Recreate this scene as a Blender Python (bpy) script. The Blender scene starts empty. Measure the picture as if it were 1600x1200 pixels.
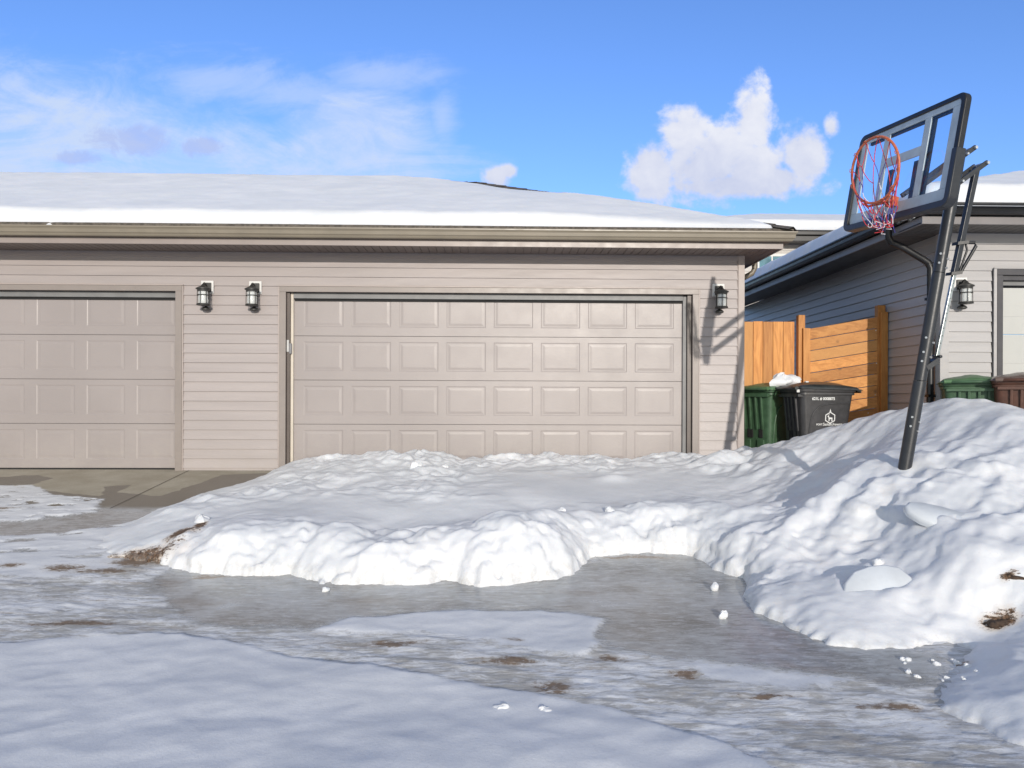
import bpy, math, random
import numpy as np
from mathutils import Vector, Matrix
random.seed(7)
SC = bpy.context.scene
COL = SC.collection
PI = math.pi
V = Vector

# ------------------------------------------------------------------ numpy noise
_rng = np.random.RandomState(11)
_perm = np.concatenate([_rng.permutation(512)] * 3)
_grad = _rng.uniform(-1, 1, (512, 2)); _grad /= np.linalg.norm(_grad, axis=1)[:, None]
def perlin(x, y):
    xi = np.floor(x).astype(int); yi = np.floor(y).astype(int)
    xf = x - xi; yf = y - yi
    u = xf*xf*xf*(xf*(xf*6-15)+10); v = yf*yf*yf*(yf*(yf*6-15)+10)
    def g(a, b, fx, fy):
        h = _perm[(_perm[(xi+a) & 511] + ((yi+b) & 511))] & 511
        return _grad[h, 0]*fx + _grad[h, 1]*fy
    n00 = g(0, 0, xf, yf); n10 = g(1, 0, xf-1, yf); n01 = g(0, 1, xf, yf-1); n11 = g(1, 1, xf-1, yf-1)
    return 1.5*((n00*(1-u)+n10*u)*(1-v) + (n01*(1-u)+n11*u)*v)
def fbm(x, y, o=4, g=.5):
    s = 0; a = 1; t = 0
    for i in range(o):
        s = s + a*perlin(x*2**i + 17.3*i, y*2**i - 9.1*i); t += a; a *= g
    return s/t
def billow(x, y, o=3, g=.5):
    s = 0; a = 1; t = 0
    for i in range(o):
        s = s + a*(1-2.2*np.abs(perlin(x*2**i + 31.7*i, y*2**i + 5.3*i))); t += a; a *= g
    return s/t
def sst(a, b, x):
    t = np.clip((x-a)/(b-a), 0, 1); return t*t*(3-2*t)
def sdist(poly, X, Y):
    """signed distance to a polygon, positive inside"""
    P = np.array(poly, float); n = len(P)
    d2 = np.full(X.shape, 1e9); ins = np.zeros(X.shape, bool)
    for i in range(n):
        a = P[i]; b = P[(i+1) % n]; e = b-a
        wx = X-a[0]; wy = Y-a[1]
        t = np.clip((wx*e[0]+wy*e[1])/(e@e+1e-12), 0, 1)
        d2 = np.minimum(d2, (wx-e[0]*t)**2+(wy-e[1]*t)**2)
        c = ((a[1] <= Y) & (b[1] > Y)) | ((b[1] <= Y) & (a[1] > Y))
        with np.errstate(divide='ignore', invalid='ignore'):
            xi = a[0]+(Y-a[1])*e[0]/(e[1] if abs(e[1]) > 1e-12 else 1e-12)
        ins ^= c & (X < xi)
    d = np.sqrt(d2)
    return np.where(ins, d, -d)

# ------------------------------------------------------------------ object helpers
def tag(o, label=None, cat=None, group=None, kind=None):
    if label: o['label'] = label
    if cat: o['category'] = cat
    if group: o['group'] = group
    if kind: o['kind'] = kind
    return o
def empty(name, loc, label, cat, rz=0, group=None):
    o = bpy.data.objects.new(name, None); COL.objects.link(o)
    o.empty_display_size = .1
    o.location = loc; o.rotation_euler = (0, 0, rz)
    return tag(o, label, cat, group)
def rootloc(o):
    while o.parent: o = o.parent
    return V(o.location)
class MB:
    def __init__(s): s.v = []; s.f = []
    def add(s, vs, fs):
        b = len(s.v); s.v += [tuple(p) for p in vs]; s.f += [tuple(i+b for i in f) for f in fs]; return s
    def box(s, x0, x1, y0, y1, z0, z1):
        return s.add([(x0,y0,z0),(x1,y0,z0),(x1,y1,z0),(x0,y1,z0),(x0,y0,z1),(x1,y0,z1),(x1,y1,z1),(x0,y1,z1)],
                     [(3,2,1,0),(4,5,6,7),(0,1,5,4),(1,2,6,5),(2,3,7,6),(3,0,4,7)])
    def obox(s, c, ax, ay, az):
        """centre and three half-axis vectors"""
        c = V(c); ax = V(ax); ay = V(ay); az = V(az)
        vs = [c+ax*i+ay*j+az*k for k in (-1, 1) for (i, j) in ((-1,-1),(1,-1),(1,1),(-1,1))]
        return s.add(vs, [(3,2,1,0),(4,5,6,7),(0,1,5,4),(1,2,6,5),(2,3,7,6),(3,0,4,7)])
    def bar(s, a, b, w, d, side):
        """rectangular bar from a to b; w across 'side', d across the other way"""
        a = V(a); b = V(b); t = (b-a); sd = V(side); sd = (sd - t.normalized()*sd.dot(t.normalized())).normalized()
        o = t.normalized().cross(sd)
        return s.obox((a+b)/2, sd*w/2, o*d/2, t/2)
    def tube(s, pts, r, seg=12, cap=True, closed=False):
        pts = [V(p) for p in pts]; n = len(pts)
        rs = r if isinstance(r, (list, tuple)) else [r]*n
        prev = None; rings = []
        for i, p in enumerate(pts):
            if closed: t = (pts[(i+1) % n]-pts[i-1]).normalized()
            else: t = (pts[min(i+1, n-1)]-pts[max(i-1, 0)]).normalized()
            if prev is None:
                a = V((0,0,1)) if abs(t.z) < .9 else V((1,0,0)); x = (a - t*a.dot(t)).normalized()
            else: x = (prev - t*prev.dot(t)).normalized()
            prev = x; y = t.cross(x)
            rings.append([p + (x*math.cos(2*PI*k/seg)+y*math.sin(2*PI*k/seg))*rs[i] for k in range(seg)])
        vs = [q for R in rings for q in R]; fs = []
        for i in range(n if closed else n-1):
            j = (i+1) % n
            for k in range(seg):
                fs.append((i*seg+k, i*seg+(k+1) % seg, j*seg+(k+1) % seg, j*seg+k))
        if cap and not closed:
            fs.append(tuple(range(seg))[::-1]); fs.append(tuple((n-1)*seg+k for k in range(seg)))
        return s.add(vs, fs)
    def lathe(s, prof, c=(0,0,0), seg=20, sx=1, sy=1):
        c = V(c); n = len(prof)
        vs = [c+V((r*sx*math.cos(2*PI*k/seg), r*sy*math.sin(2*PI*k/seg), z)) for r, z in prof for k in range(seg)]
        fs = [(i*seg+k, i*seg+(k+1) % seg, (i+1)*seg+(k+1) % seg, (i+1)*seg+k) for i in range(n-1) for k in range(seg)]
        fs.append(tuple(range(seg))[::-1]); fs.append(tuple((n-1)*seg+k for k in range(seg)))
        return s.add(vs, fs)
    def extr(s, prof, x0, x1, axis='x', m0=None, m1=None, closed=True):
        """extrude a profile [(a,b)] along an axis; m0/m1 mitre functions shift the ends"""
        n = len(prof)
        def P(t, a, b): return (t, a, b) if axis == 'x' else (a, t, b)
        vs = [P(x0+(m0(a, b) if m0 else 0), a, b) for a, b in prof]+[P(x1+(m1(a, b) if m1 else 0), a, b) for a, b in prof]
        fs = [(i, (i+1) % n, n+(i+1) % n, n+i) for i in range(n if closed else n-1)]
        if closed: fs += [tuple(range(n))[::-1], tuple(range(n, 2*n))]
        return s.add(vs, fs)
    def each(s, name, mat, parent=None, **kw):
        """one object for every separate piece"""
        par = list(range(len(s.v)))
        def fd(a):
            while par[a] != a: par[a] = par[par[a]]; a = par[a]
            return a
        for f in s.f:
            for q in f[1:]: par[fd(q)] = fd(f[0])
        gr = {}
        for f in s.f: gr.setdefault(fd(f[0]), []).append(f)
        out = []
        for fs in gr.values():
            ids = sorted({i for f in fs for i in f}); mp = {a: b for b, a in enumerate(ids)}
            m2 = MB(); m2.v = [s.v[i] for i in ids]; m2.f = [tuple(mp[i] for i in f) for f in fs]
            out.append(m2.build(name, mat, parent, **kw))
        return out
    def build(s, name, mat, parent=None, smooth=None, bevel=0, world=True, fix=True):
        me = bpy.data.meshes.new(name)
        off = rootloc(parent) if (parent and world) else V((0,0,0))
        me.from_pydata([tuple(V(p)-off) for p in s.v], [], s.f)
        me.validate()
        if fix:
            import bmesh
            bm = bmesh.new(); bm.from_mesh(me); bmesh.ops.recalc_face_normals(bm, faces=bm.faces[:]); bm.to_mesh(me); bm.free()
        if mat: me.materials.append(mat)
        if smooth is not None:
            me.shade_smooth(); me.set_sharp_from_angle(angle=math.radians(smooth))
        o = bpy.data.objects.new(name, me); COL.objects.link(o)
        if parent: o.parent = parent
        if bevel:
            m = o.modifiers.new('bevel', 'BEVEL'); m.width = bevel; m.segments = 2; m.limit_method = 'ANGLE'; m.angle_limit = math.radians(40)
        return o
def grid_obj(name, X, Y, Z, mat, attrs=None, parent=None):
    ny, nx = X.shape
    me = bpy.data.meshes.new(name)
    co = np.stack([X, Y, Z], -1).reshape(-1, 3).astype(np.float32)
    i = np.arange((ny-1)*(nx-1)); r = i//(nx-1); c = i % (nx-1); a = r*nx+c
    f = np.stack([a, a+1, a+nx+1, a+nx], 1).astype(np.int32)
    me.vertices.add(len(co)); me.vertices.foreach_set('co', co.ravel())
    me.loops.add(f.size); me.loops.foreach_set('vertex_index', f.ravel())
    me.polygons.add(len(f)); me.polygons.foreach_set('loop_start', np.arange(0, f.size, 4, dtype=np.int32))
    me.polygons.foreach_set('use_smooth', np.ones(len(f), bool))
    me.update(calc_edges=True)
    for k, (r_, g_, b_) in (attrs or {}).items():
        ca = me.color_attributes.new(k, 'FLOAT_COLOR', 'POINT')
        ca.data.foreach_set('color', np.stack([r_, g_, b_, np.ones_like(r_)], -1).reshape(-1).astype(np.float32))
    me.materials.append(mat)
    o = bpy.data.objects.new(name, me); COL.objects.link(o)
    if parent: o.parent = parent
    return o

# ------------------------------------------------------------------ materials
class NT:
    def __init__(s, nt): s.nt = nt; s.n = nt.nodes; s.l = nt.links
    def node(s, t, **kw):
        n = s.n.new(t)
        for k, v in kw.items():
            if k.startswith('i_'): s.set(n, k[2:], v)
            else: setattr(n, k, v)
        return n
    def inp(s, sock, v):
        if isinstance(v, bpy.types.NodeSocket): s.l.new(v, sock)
        elif v is not None: sock.default_value = v
    def m(s, op, a, b=None, c=None, clamp=False):
        n = s.n.new('ShaderNodeMath'); n.operation = op; n.use_clamp = clamp
        s.inp(n.inputs[0], a); s.inp(n.inputs[1], b); s.inp(n.inputs[2], c)
        return n.outputs[0]
    def noise(s, vec, scale, detail=4, rough=.5, dist=0, out='Fac'):
        n = s.n.new('ShaderNodeTexNoise'); s.inp(n.inputs['Vector'], vec)
        n.inputs['Scale'].default_value = scale; n.inputs['Detail'].default_value = detail
        n.inputs['Roughness'].default_value = rough; n.inputs['Distortion'].default_value = dist
        return n.outputs[out]
    def mix(s, f, a, b, blend='MIX'):
        n = s.n.new('ShaderNodeMix'); n.data_type = 'RGBA'; n.blend_type = blend
        s.inp(n.inputs[0], f); s.inp(n.inputs[6], a if isinstance(a, bpy.types.NodeSocket) else (*a[:3], 1))
        s.inp(n.inputs[7], b if isinstance(b, bpy.types.NodeSocket) else (*b[:3], 1))
        return n.outputs[2]
    def ramp(s, f, lo, hi, smooth=True):
        n = s.n.new('ShaderNodeMapRange'); n.interpolation_type = 'SMOOTHSTEP' if smooth else 'LINEAR'
        s.inp(n.inputs[0], f); s.inp(n.inputs[1], lo); s.inp(n.inputs[2], hi)
        return n.outputs[0]
    def mapping(s, vec, scale=(1,1,1), rot=(0,0,0), loc=(0,0,0)):
        n = s.n.new('ShaderNodeMapping'); s.inp(n.inputs[0], vec)
        n.inputs['Scale'].default_value = scale; n.inputs['Rotation'].default_value = rot; n.inputs['Location'].default_value = loc
        return n.outputs[0]
    def bump(s, h, strength=.3, dist=.01, normal=None):
        n = s.n.new('ShaderNodeBump'); s.inp(n.inputs['Height'], h)
        s.inp(n.inputs['Strength'], strength); n.inputs['Distance'].default_value = dist
        if normal: s.l.new(normal, n.inputs['Normal'])
        return n.outputs[0]
def newmat(name):
    m = bpy.data.materials.new(name); m.use_nodes = True
    t = NT(m.node_tree); b = t.n['Principled BSDF']
    t.b = b; t.obj = t.n.new('ShaderNodeTexCoord').outputs['Object']; t.pos = t.n.new('ShaderNodeNewGeometry').outputs['Position']
    return m, t
def simple(name, col, rough=.5, var=.1, scale=6, bump=.0, bscale=60, metal=0, spec=.5, stretch=(1,1,1), dirt=0, coat=0):
    m, t = newmat(name)
    p = t.mapping(t.pos, stretch)
    n1 = t.noise(p, scale, 5, .6)
    lo = tuple(c*(1-var) for c in col); hi = tuple(min(1, c*(1+var)) for c in col)
    c = t.mix(t.ramp(n1, .3, .7), lo, hi)
    if dirt:
        d = t.ramp(t.noise(t.pos, 3.1, 6, .7), .55, .8)
        c = t.mix(t.m('MULTIPLY', d, dirt), c, (.25, .22, .19))
    t.inp(t.b.inputs['Base Color'], c)
    t.inp(t.b.inputs['Roughness'], t.m('MULTIPLY_ADD', t.noise(p, scale*4, 3), .25, rough-.12))
    t.b.inputs['Metallic'].default_value = metal
    t.b.inputs['Specular IOR Level'].default_value = spec
    if coat: t.b.inputs['Coat Weight'].default_value = coat
    if bump: t.inp(t.b.inputs['Normal'], t.bump(t.noise(p, bscale, 4), bump, .003))
    return m

def siding_mat(name, col):
    m, t = newmat(name)
    p = t.mapping(t.pos, (1.2, 1.2, 26))
    n1 = t.noise(t.mapping(t.pos, (.7, .7, 8.75)), 1.1, 4)
    c = t.mix(t.ramp(n1, .3, .7), tuple(x*.94 for x in col), tuple(x*1.05 for x in col))
    grain = t.noise(p, 9, 5, .65)
    c = t.mix(t.m('MULTIPLY', grain, .12), c, tuple(x*.6 for x in col))
    # road salt and splash close to the ground
    z = t.n.new('ShaderNodeSeparateXYZ'); t.l.new(t.pos, z.inputs[0])
    low = t.m('MULTIPLY', t.ramp(z.outputs[2], .45, .0), t.ramp(t.noise(t.pos, 7, 5, .7), .35, .75))
    c = t.mix(t.m('MULTIPLY', low, .35), c, (.33, .29, .25))
    t.inp(t.b.inputs['Base Color'], c); t.b.inputs['Roughness'].default_value = .42
    t.inp(t.b.inputs['Normal'], t.bump(grain, .25, .004, t.bump(t.noise(t.mapping(t.pos, (1, 1, 3)), 2.2, 2), .25, .02)))
    return m
M = {}
M['siding'] = siding_mat('vinyl_siding_taupe', (.36, .318, .305))
M['siding_n'] = siding_mat('vinyl_siding_grey', (.42, .405, .40))
def door_mat(name, col, rough=.40):
    m, t = newmat(name)
    g = t.noise(t.mapping(t.pos, (4, 1, 46)), 5, 6, .62, .4)
    n = t.noise(t.pos, .9, 3)
    c = t.mix(t.ramp(n, .3, .7), tuple(x*.95 for x in col), tuple(min(1, x*1.04) for x in col))
    c = t.mix(t.m('MULTIPLY', t.ramp(t.noise(t.mapping(t.pos, (2.5, 1, .8)), 3, 6, .7), .5, .8), .18), c, tuple(x*.75 for x in col))
    z = t.n.new('ShaderNodeSeparateXYZ'); t.l.new(t.pos, z.inputs[0])
    low = t.m('MULTIPLY', t.ramp(z.outputs[2], .75, .0), t.ramp(t.noise(t.mapping(t.pos, (1, 1, 1.6)), 6, 7, .75), .35, .8))
    c = t.mix(t.m('MULTIPLY', low, .5), c, (.36, .33, .30))
    t.inp(t.b.inputs['Base Color'], c); t.inp(t.b.inputs['Roughness'], t.m('MULTIPLY_ADD', t.noise(t.pos, 4, 5), .16, rough-.08))
    t.inp(t.b.inputs['Normal'], t.bump(g, .35, .002))
    return m
M['door'] = door_mat('embossed_steel_door', (.305, .27, .26))
M['door_n'] = door_mat('white_steel_door', (.50, .50, .475))
M['trim'] = simple('taupe_metal_trim', (.25, .215, .195), .4, .05, 2, .1, 40)
M['trim_lt'] = simple('light_taupe_vinyl', (.37, .315, .29), .45, .04, 3)
M['return'] = simple('brown_jamb_capping', (.10, .08, .07), .4, .1, 3)
M['stop'] = simple('cream_weatherstrip', (.56, .50, .42), .5, .06, 5)
M['stop_shade'] = simple('shaded_grey_weatherstrip', (.18, .18, .18), .5, .1, 5)  # weatherstrip under the header: its shade is put into this grey
M['gutter'] = simple('olive_tan_gutter', (.215, .185, .14), .38, .07, 2, dirt=.12)
M['fascia'] = simple('taupe_fascia', (.28, .235, .215), .4, .05, 2)
M['soffit'] = simple('brown_soffit', (.15, .12, .108), .5, .08, 2)
M['shingle'] = simple('asphalt_shingle', (.10, .085, .07), .9, .4, 25, .8, 220)
M['blackmetal'] = simple('black_gutter_metal', (.014, .014, .016), .35, .2, 4)
M['darkgrey'] = simple('dark_grey_trim', (.055, .052, .058), .4, .1, 4)
M['fascia_n'] = simple('mid_grey_fascia', (.19, .175, .175), .45, .08, 3)
M['soffit_n'] = simple('dark_soffit', (.075, .07, .068), .5, .1, 3)
M['white'] = simple('white_vinyl', (.66, .65, .63), .4, .05, 8)
M['lampmetal'] = simple('textured_black_lamp_metal', (.035, .034, .032), .45, .3, 60, .3, 300)
M['pole'] = simple('grey_powder_coated_steel', (.024, .026, .031), .38, .12, 9, .12, 160, dirt=.08)
M['blackframe'] = simple('black_frame_plastic', (.012, .012, .014), .38, .2, 12)
M['bolt'] = simple('zinc_bolt', (.6, .6, .6), .3, .1, 30, metal=.6)
M['zinc'] = simple('galvanised_tube', (.42, .45, .45), .32, .15, 20, metal=.7)
M['rim'] = simple('orange_rim_paint', (.50, .13, .06), .45, .25, 40)
M['netred'] = simple('red_net_cord', (.62, .05, .06), .8, .15, 60)
M['netblue'] = simple('blue_net_cord', (.12, .10, .40), .8, .15, 60)
M['netwhite'] = simple('white_net_cord', (.75, .72, .76), .8, .1, 60)
M['panelgrey'] = simple('frosted_grey_board_print', (.42, .49, .54), .35, .1, 9)
M['cart_black'] = simple('grey_black_cart_plastic', (.045, .044, .046), .42, .2, 14, .25, 120, dirt=.35)
M['cart_lid'] = simple('black_cart_lid', (.032, .037, .037), .36, .25, 9, .2, 90, dirt=.25)
M['cart_green'] = simple('green_cart_plastic', (.05, .105, .055), .45, .18, 14, .25, 120, dirt=.18)
M['cart_greenlid'] = simple('green_cart_lid', (.085, .17, .08), .42, .2, 9, .2, 90, dirt=.15)
M['cart_brown'] = simple('brown_cart_plastic', (.085, .035, .022), .45, .2, 14, .25, 120, dirt=.15)
M['cart_brownlid'] = simple('brown_cart_lid', (.14, .10, .085), .3, .2, 9, .2, 90)
M['rubber'] = simple('black_rubber', (.012, .012, .012), .8, .2, 20)
M['print'] = simple('white_stencil_print', (.72, .72, .70), .6, .12, 90)
M['sensor_grey'] = simple('grey_sensor', (.2, .2, .21), .4, .05, 20)
M['sensor_white'] = simple('white_sensor_plastic', (.5, .5, .49), .4, .05, 20)
M['houselight'] = siding_mat('house_siding_pale', (.50, .47, .44))

def wood_mat():
    m, t = newmat('cedar_toned_wood')
    g = t.n.new('ShaderNodeNewGeometry').outputs['Random Per Island']
    return m, t, g
def make_wood(name, axis):
    m, t = newmat(name)
    isl = t.n.new('ShaderNodeNewGeometry').outputs['Random Per Island']
    cmb = t.n.new('ShaderNodeCombineXYZ'); t.inp(cmb.inputs[1], t.m('MULTIPLY', isl, 37)); t.inp(cmb.inputs[0], t.m('MULTIPLY', isl, 11))
    add = t.n.new('ShaderNodeVectorMath'); add.operation = 'ADD'; t.l.new(t.pos, add.inputs[0]); t.l.new(cmb.outputs[0], add.inputs[1])
    sc = (1, 9, 9) if axis == 'x' else (9, 9, 1)
    p = t.mapping(add.outputs[0], sc)
    gr = t.noise(p, 2.2, 6, .6, 1.2)
    c = t.mix(t.ramp(gr, .3, .7), (.42, .165, .035), (.66, .31, .085))
    c = t.mix(t.m('MULTIPLY', isl, .6), c, (.46, .17, .035)); c = t.mix(t.ramp(isl, .6, .9), c, t.mix(.5, c, (.72, .38, .12)))
    iv = t.m('MULTIPLY_ADD', t.m('FRACT', t.m('MULTIPLY', isl, 7.3)), .42, .90); ic3 = t.n.new('ShaderNodeCombineColor'); [t.inp(ic3.inputs[q], iv) for q in range(3)]
    c = t.mix(1., c, ic3.outputs[0], 'MULTIPLY')
    kn = t.n.new('ShaderNodeTexVoronoi'); kn.inputs['Scale'].default_value = 3.4; t.l.new(t.mapping(add.outputs[0], (1, 1, 1) if axis == 'x' else (1.6, 1, .8)), kn.inputs['Vector'])
    c = t.mix(t.m('MULTIPLY', t.ramp(kn.outputs['Distance'], .13, .04), .75), c, (.16, .06, .02))
    fine = t.noise(t.mapping(add.outputs[0], (2, 60, 60) if axis == 'x' else (60, 60, 2)), 3, 4)
    c = t.mix(t.m('MULTIPLY', t.ramp(fine, .5, .75), .3), c, (.25, .1, .03))
    t.inp(t.b.inputs['Base Color'], c); t.b.inputs['Roughness'].default_value = .6
    t.inp(t.b.inputs['Normal'], t.bump(gr, .3, .004))
    return m
M['wood_v'] = make_wood('stained_wood_upright', 'z')
M['wood_h'] = make_wood('stained_wood_level', 'x')

def snow_mat(name, dirt=False, fine=1.):
    m, t = newmat(name)
    n1 = t.noise(t.pos, 1.7, 5, .6)
    c = t.mix(t.ramp(n1, .3, .7), (.70, .715, .735), (.78, .785, .80))
    r = .55
    if dirt:
        a = t.n.new('ShaderNodeVertexColor'); a.layer_name = 'mask'
        s = t.n.new('ShaderNodeSeparateColor'); t.l.new(a.outputs[0], s.inputs[0])
        dn = t.noise(t.mapping(t.pos, (1, 1, 2.5)), 9, 8, .7)
        dd = t.ramp(t.m('ADD', s.outputs[0], t.m('MULTIPLY_ADD', t.noise(t.mapping(t.pos, (1, 2, 2)), 22, 9, .8), 3.2, -1.75)), .3, .6)
        dd = t.m('MULTIPLY', dd, t.ramp(s.outputs[0], .05, .3))
        dc = t.mix(t.ramp(t.noise(t.pos, 60, 6, .7), .35, .65), (.030, .018, .011), (.20, .12, .07))
        stain = t.ramp(t.m('ADD', s.outputs[0], t.m('MULTIPLY_ADD', t.noise(t.pos, 4, 6, .7), 1.4, -.62)), .1, .9)
        c = t.mix(t.m('MULTIPLY', stain, .5), c, (.62, .46, .30))
        c = t.mix(dd, c, dc)
        # grimy crust along the foot of the bank
        gr = t.m('MULTIPLY', s.outputs[1], t.ramp(t.noise(t.pos, 14, 7, .75), .4, .7))
        c = t.mix(t.m('MULTIPLY', gr, .5), c, (.42, .40, .37))
        gt = t.m('MULTIPLY', t.ramp(t.noise(t.pos, 110, 3, .7), .68, .73), t.ramp(t.noise(t.pos, 1.9, 4), .5, .65))
        c = t.mix(t.m('MULTIPLY', gt, .6), c, (.2, .16, .12))
    t.inp(t.b.inputs['Base Color'], c); t.b.inputs['Roughness'].default_value = r
    t.b.inputs['Specular IOR Level'].default_value = .3
    t.b.inputs['Subsurface Weight'].default_value = .12
    t.b.inputs['Subsurface Radius'].default_value = (.6, .8, 1.0); t.b.inputs['Subsurface Scale'].default_value = .02
    h1 = t.noise(t.pos, 13, 9, .72); h2 = t.noise(t.pos, 120, 4, .6)
    t.inp(t.b.inputs['Normal'], t.bump(h2, .2*fine, .003, t.bump(h1, .3*fine, .012)))
    return m
M['snow'] = snow_mat('packed_snow', True)
M['roofsnow'] = snow_mat('roof_snow', False, .7)
M['iceslab'] = simple('milky_ice', (.64, .67, .70), .4, .08, 4, .25, 30)
M['dirtclod'] = simple('brown_frozen_soil', (.05, .032, .022), .9, .5, 30, 1.0, 90)

def glass_thin(name, tint=(.9, .95, 1), gloss=.12):
    m = bpy.data.materials.new(name); m.use_nodes = True; nt = m.node_tree; nt.nodes.clear()
    o = nt.nodes.new('ShaderNodeOutputMaterial'); tr = nt.nodes.new('ShaderNodeBsdfTransparent'); gl = nt.nodes.new('ShaderNodeBsdfGlossy')
    tr.inputs[0].default_value = (*tint, 1); gl.inputs['Roughness'].default_value = .03
    mx = nt.nodes.new('ShaderNodeMixShader'); mx.inputs[0].default_value = .05
    pass; nt.links.new(tr.outputs[0], mx.inputs[1]); nt.links.new(gl.outputs[0], mx.inputs[2]); nt.links.new(mx.outputs[0], o.inputs[0])
    return m
M['acrylic'] = glass_thin('clear_acrylic')
def lamp_glass():
    m, t = newmat('seeded_lamp_glass')
    t.b.inputs['Base Color'].default_value = (.82, .84, .82, 1); t.b.inputs['Roughness'].default_value = .12
    t.b.inputs['Transmission Weight'].default_value = .35
    t.inp(t.b.inputs['Normal'], t.bump(t.noise(t.pos, 160, 3), .4, .003))
    return m
M['lampglass'] = lamp_glass()
M['window'] = simple('teal_window_glass', (.10, .22, .27), .12, .3, 2)

# ------------------------------------------------------------------ ground level
def G(Y):
    a = -Y
    return np.where(a < 0, 0, np.where(a < 4, -.1*a, -.4-.05*(np.minimum(a, 6)-4)))
POLY = {'foot': [(-2.57,-0.08),(-2.64,-0.63),(-2.95,-1.15),(-3.11,-1.82),(-3.18,-2.29),(-3.22,-2.83),(-3.09,-3.19),(-2.85,-3.42),(-2.44,-3.54),(-2.18,-3.73),(-1.97,-3.83),(-1.67,-3.79),(-1.44,-3.81),(-1.28,-3.93),(-0.91,-4.04),(-0.57,-4.0),(-0.35,-3.97),(-0.13,-4.13),(0.13,-4.0),(0.38,-3.92),(0.60,-3.78),(0.68,-3.58),(0.8,-3.40),(1.14,-3.27),(1.52,-3.37),(1.59,-3.64),(1.69,-3.92),(1.75,-4.13),(1.62,-4.34),(1.57,-4.65),(1.68,-4.82),(1.72,-5.07),(1.83,-5.19),(1.98,-5.25),(2.12,-5.23),(2.3,-5.16),(2.47,-5.11),(2.54,-5.22),(2.34,-5.43),(2.13,-5.6),(2.08,-5.77),(1.98,-5.9),(2.0,-5.99),(2.03,-6.11),(2.1,-6.5),(2.5,-6.95),(3.6,-7.1),(9,-7.0),(30,-7.2),(30,12),(3.05,12),(3.05,-.05),(2.95,.16),(-2.5,.16)],
 'ice1': [(-4.57,-2.02),(-4.6,-1.36),(-4.0,-1.22),(-3.85,-0.28),(-2.53,-0.27),(-2.6,-1.15),(-2.9,-1.82),(-3.0,-2.29),(-3.1,-2.83),(-3.49,-3.26),(-4.3,-3.3)],
 'ice2': [(-2.34,-3.89),(-2.3,-3.4),(0.77,-3.48),(0.77,-3.04),(1.93,-3.28),(1.9,-4.53),(2.1,-5.17),(2.3,-5.27),(2.2,-5.59),(1.88,-5.69),(1.72,-5.58),(1.31,-5.43),(0.91,-5.34),(0.64,-5.16),(0.59,-4.97),(0.66,-4.7),(0.42,-4.58),(-0.12,-4.55),(-0.86,-4.71),(-1.04,-4.9),(-1.73,-4.79),(-2.14,-4.24)],
 'snowbig': [(-9,-5.3),(-2.8,-5.12),(-2.31,-5.04),(-1.84,-4.94),(-1.52,-5.04),(-1.17,-5.21),(-0.67,-5.4),(-0.21,-5.57),(0.23,-5.78),(0.53,-5.91),(0.76,-6.09),(1.2,-6.6),(1.2,-7.4),(-9,-7.4)],
 'snowmid': [(-1.04,-4.9),(-0.86,-4.72),(-0.12,-4.58),(0.42,-4.6),(0.66,-4.71),(0.57,-5.02),(0.61,-5.16),(0.42,-5.33),(0.1,-5.15),(-0.43,-4.95),(-0.74,-4.97)],
 'snowR': [(0.9,-5.38),(1.3,-5.44),(1.52,-5.55),(1.7,-5.62),(1.55,-5.69),(1.28,-5.69),(1.01,-5.58)],
 'snowL': [(-9,-.95),(-5.54,-0.91),(-4.97,-0.84),(-4.41,-1.36),(-3.86,-1.5),(-3.69,-2.02),(-4.01,-2.3),(-4.6,-2.5),(-9,-2.7)],
 'wet1': [(-5.8,-0.51),(-5.23,-0.29),(-4.96,-0.5),(-4.99,-0.81),(-5.54,-0.91)],
 'wet2': [(-4.97,-0.84),(-4.77,-1.06),(-4.26,-1.27),(-3.96,-1.36),(-4.16,-0.9),(-3.93,-0.81),(-3.9,-1.21),(-3.38,-1.36),(-3.12,-0.27),(-2.35,-0.12),(-2.27,-1.21),(-3.07,-2.68),(-4.21,-2.5),(-5.2,-2.2)]}
DIRT = [(-2.75,-3.72,.32,.08),(-2.62,-3.52,.30,.13),(-2.38,-3.28,.15,.12),(-3.08,-3.66,.20,.09),(-3.52,-3.60,.16,.07),(-2.0,-3.86,.22,.06),
        (.28,-5.66,.14,.09),(.62,-5.33,.13,.06),(.93,-5.53,.11,.06),(.05,-5.35,.2,.07),(-.55,-5.12,.25,.06),(1.25,-5.78,.2,.05),(-2.4,-4.78,.4,.06),(.12,-5.05,.08,.04),(1.75,-5.9,.15,.06),(1.1,-3.42,.38,.07),(-4.6,-1.9,.22,.05),(-5.0,-2.05,.2,.05),(2.75,-5.08,.0,.0)]
def axis(lo, hi, step, far_lo, far_hi):
    a = list(np.arange(lo, hi+1e-6, step)); s = step
    while a[-1] < far_hi: s *= 1.22; a.append(a[-1]+s)
    s = step
    while a[0] > far_lo: s *= 1.22; a.insert(0, a[0]-s)
    return np.array(a)
ax = axis(-5.4, 4.2, .02, -260, 260); ay = axis(-6.9, .3, .02, -220, 260)
X, Y = np.meshgrid(ax, ay)
Z = G(Y).astype(float)
near = (np.abs(X) < 9) & (Y > -9) & (Y < 3)
wx = X+.07*fbm(X*2.1, Y*2.1, 4)+.03*fbm(X*9, Y*9, 3); wy = Y+.05*fbm(X*2.3+40, Y*2.3, 4)+.025*fbm(X*9+9, Y*9, 3)
def reg(k, w=.02): return sst(-w, w, sdist(POLY[k], wx, wy))
ice = np.maximum(reg('ice1', .16), reg('ice2', .13))
sn = np.maximum.reduce([reg('snowbig', .035), reg('snowmid', .07), reg('snowR', .10)])
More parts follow.
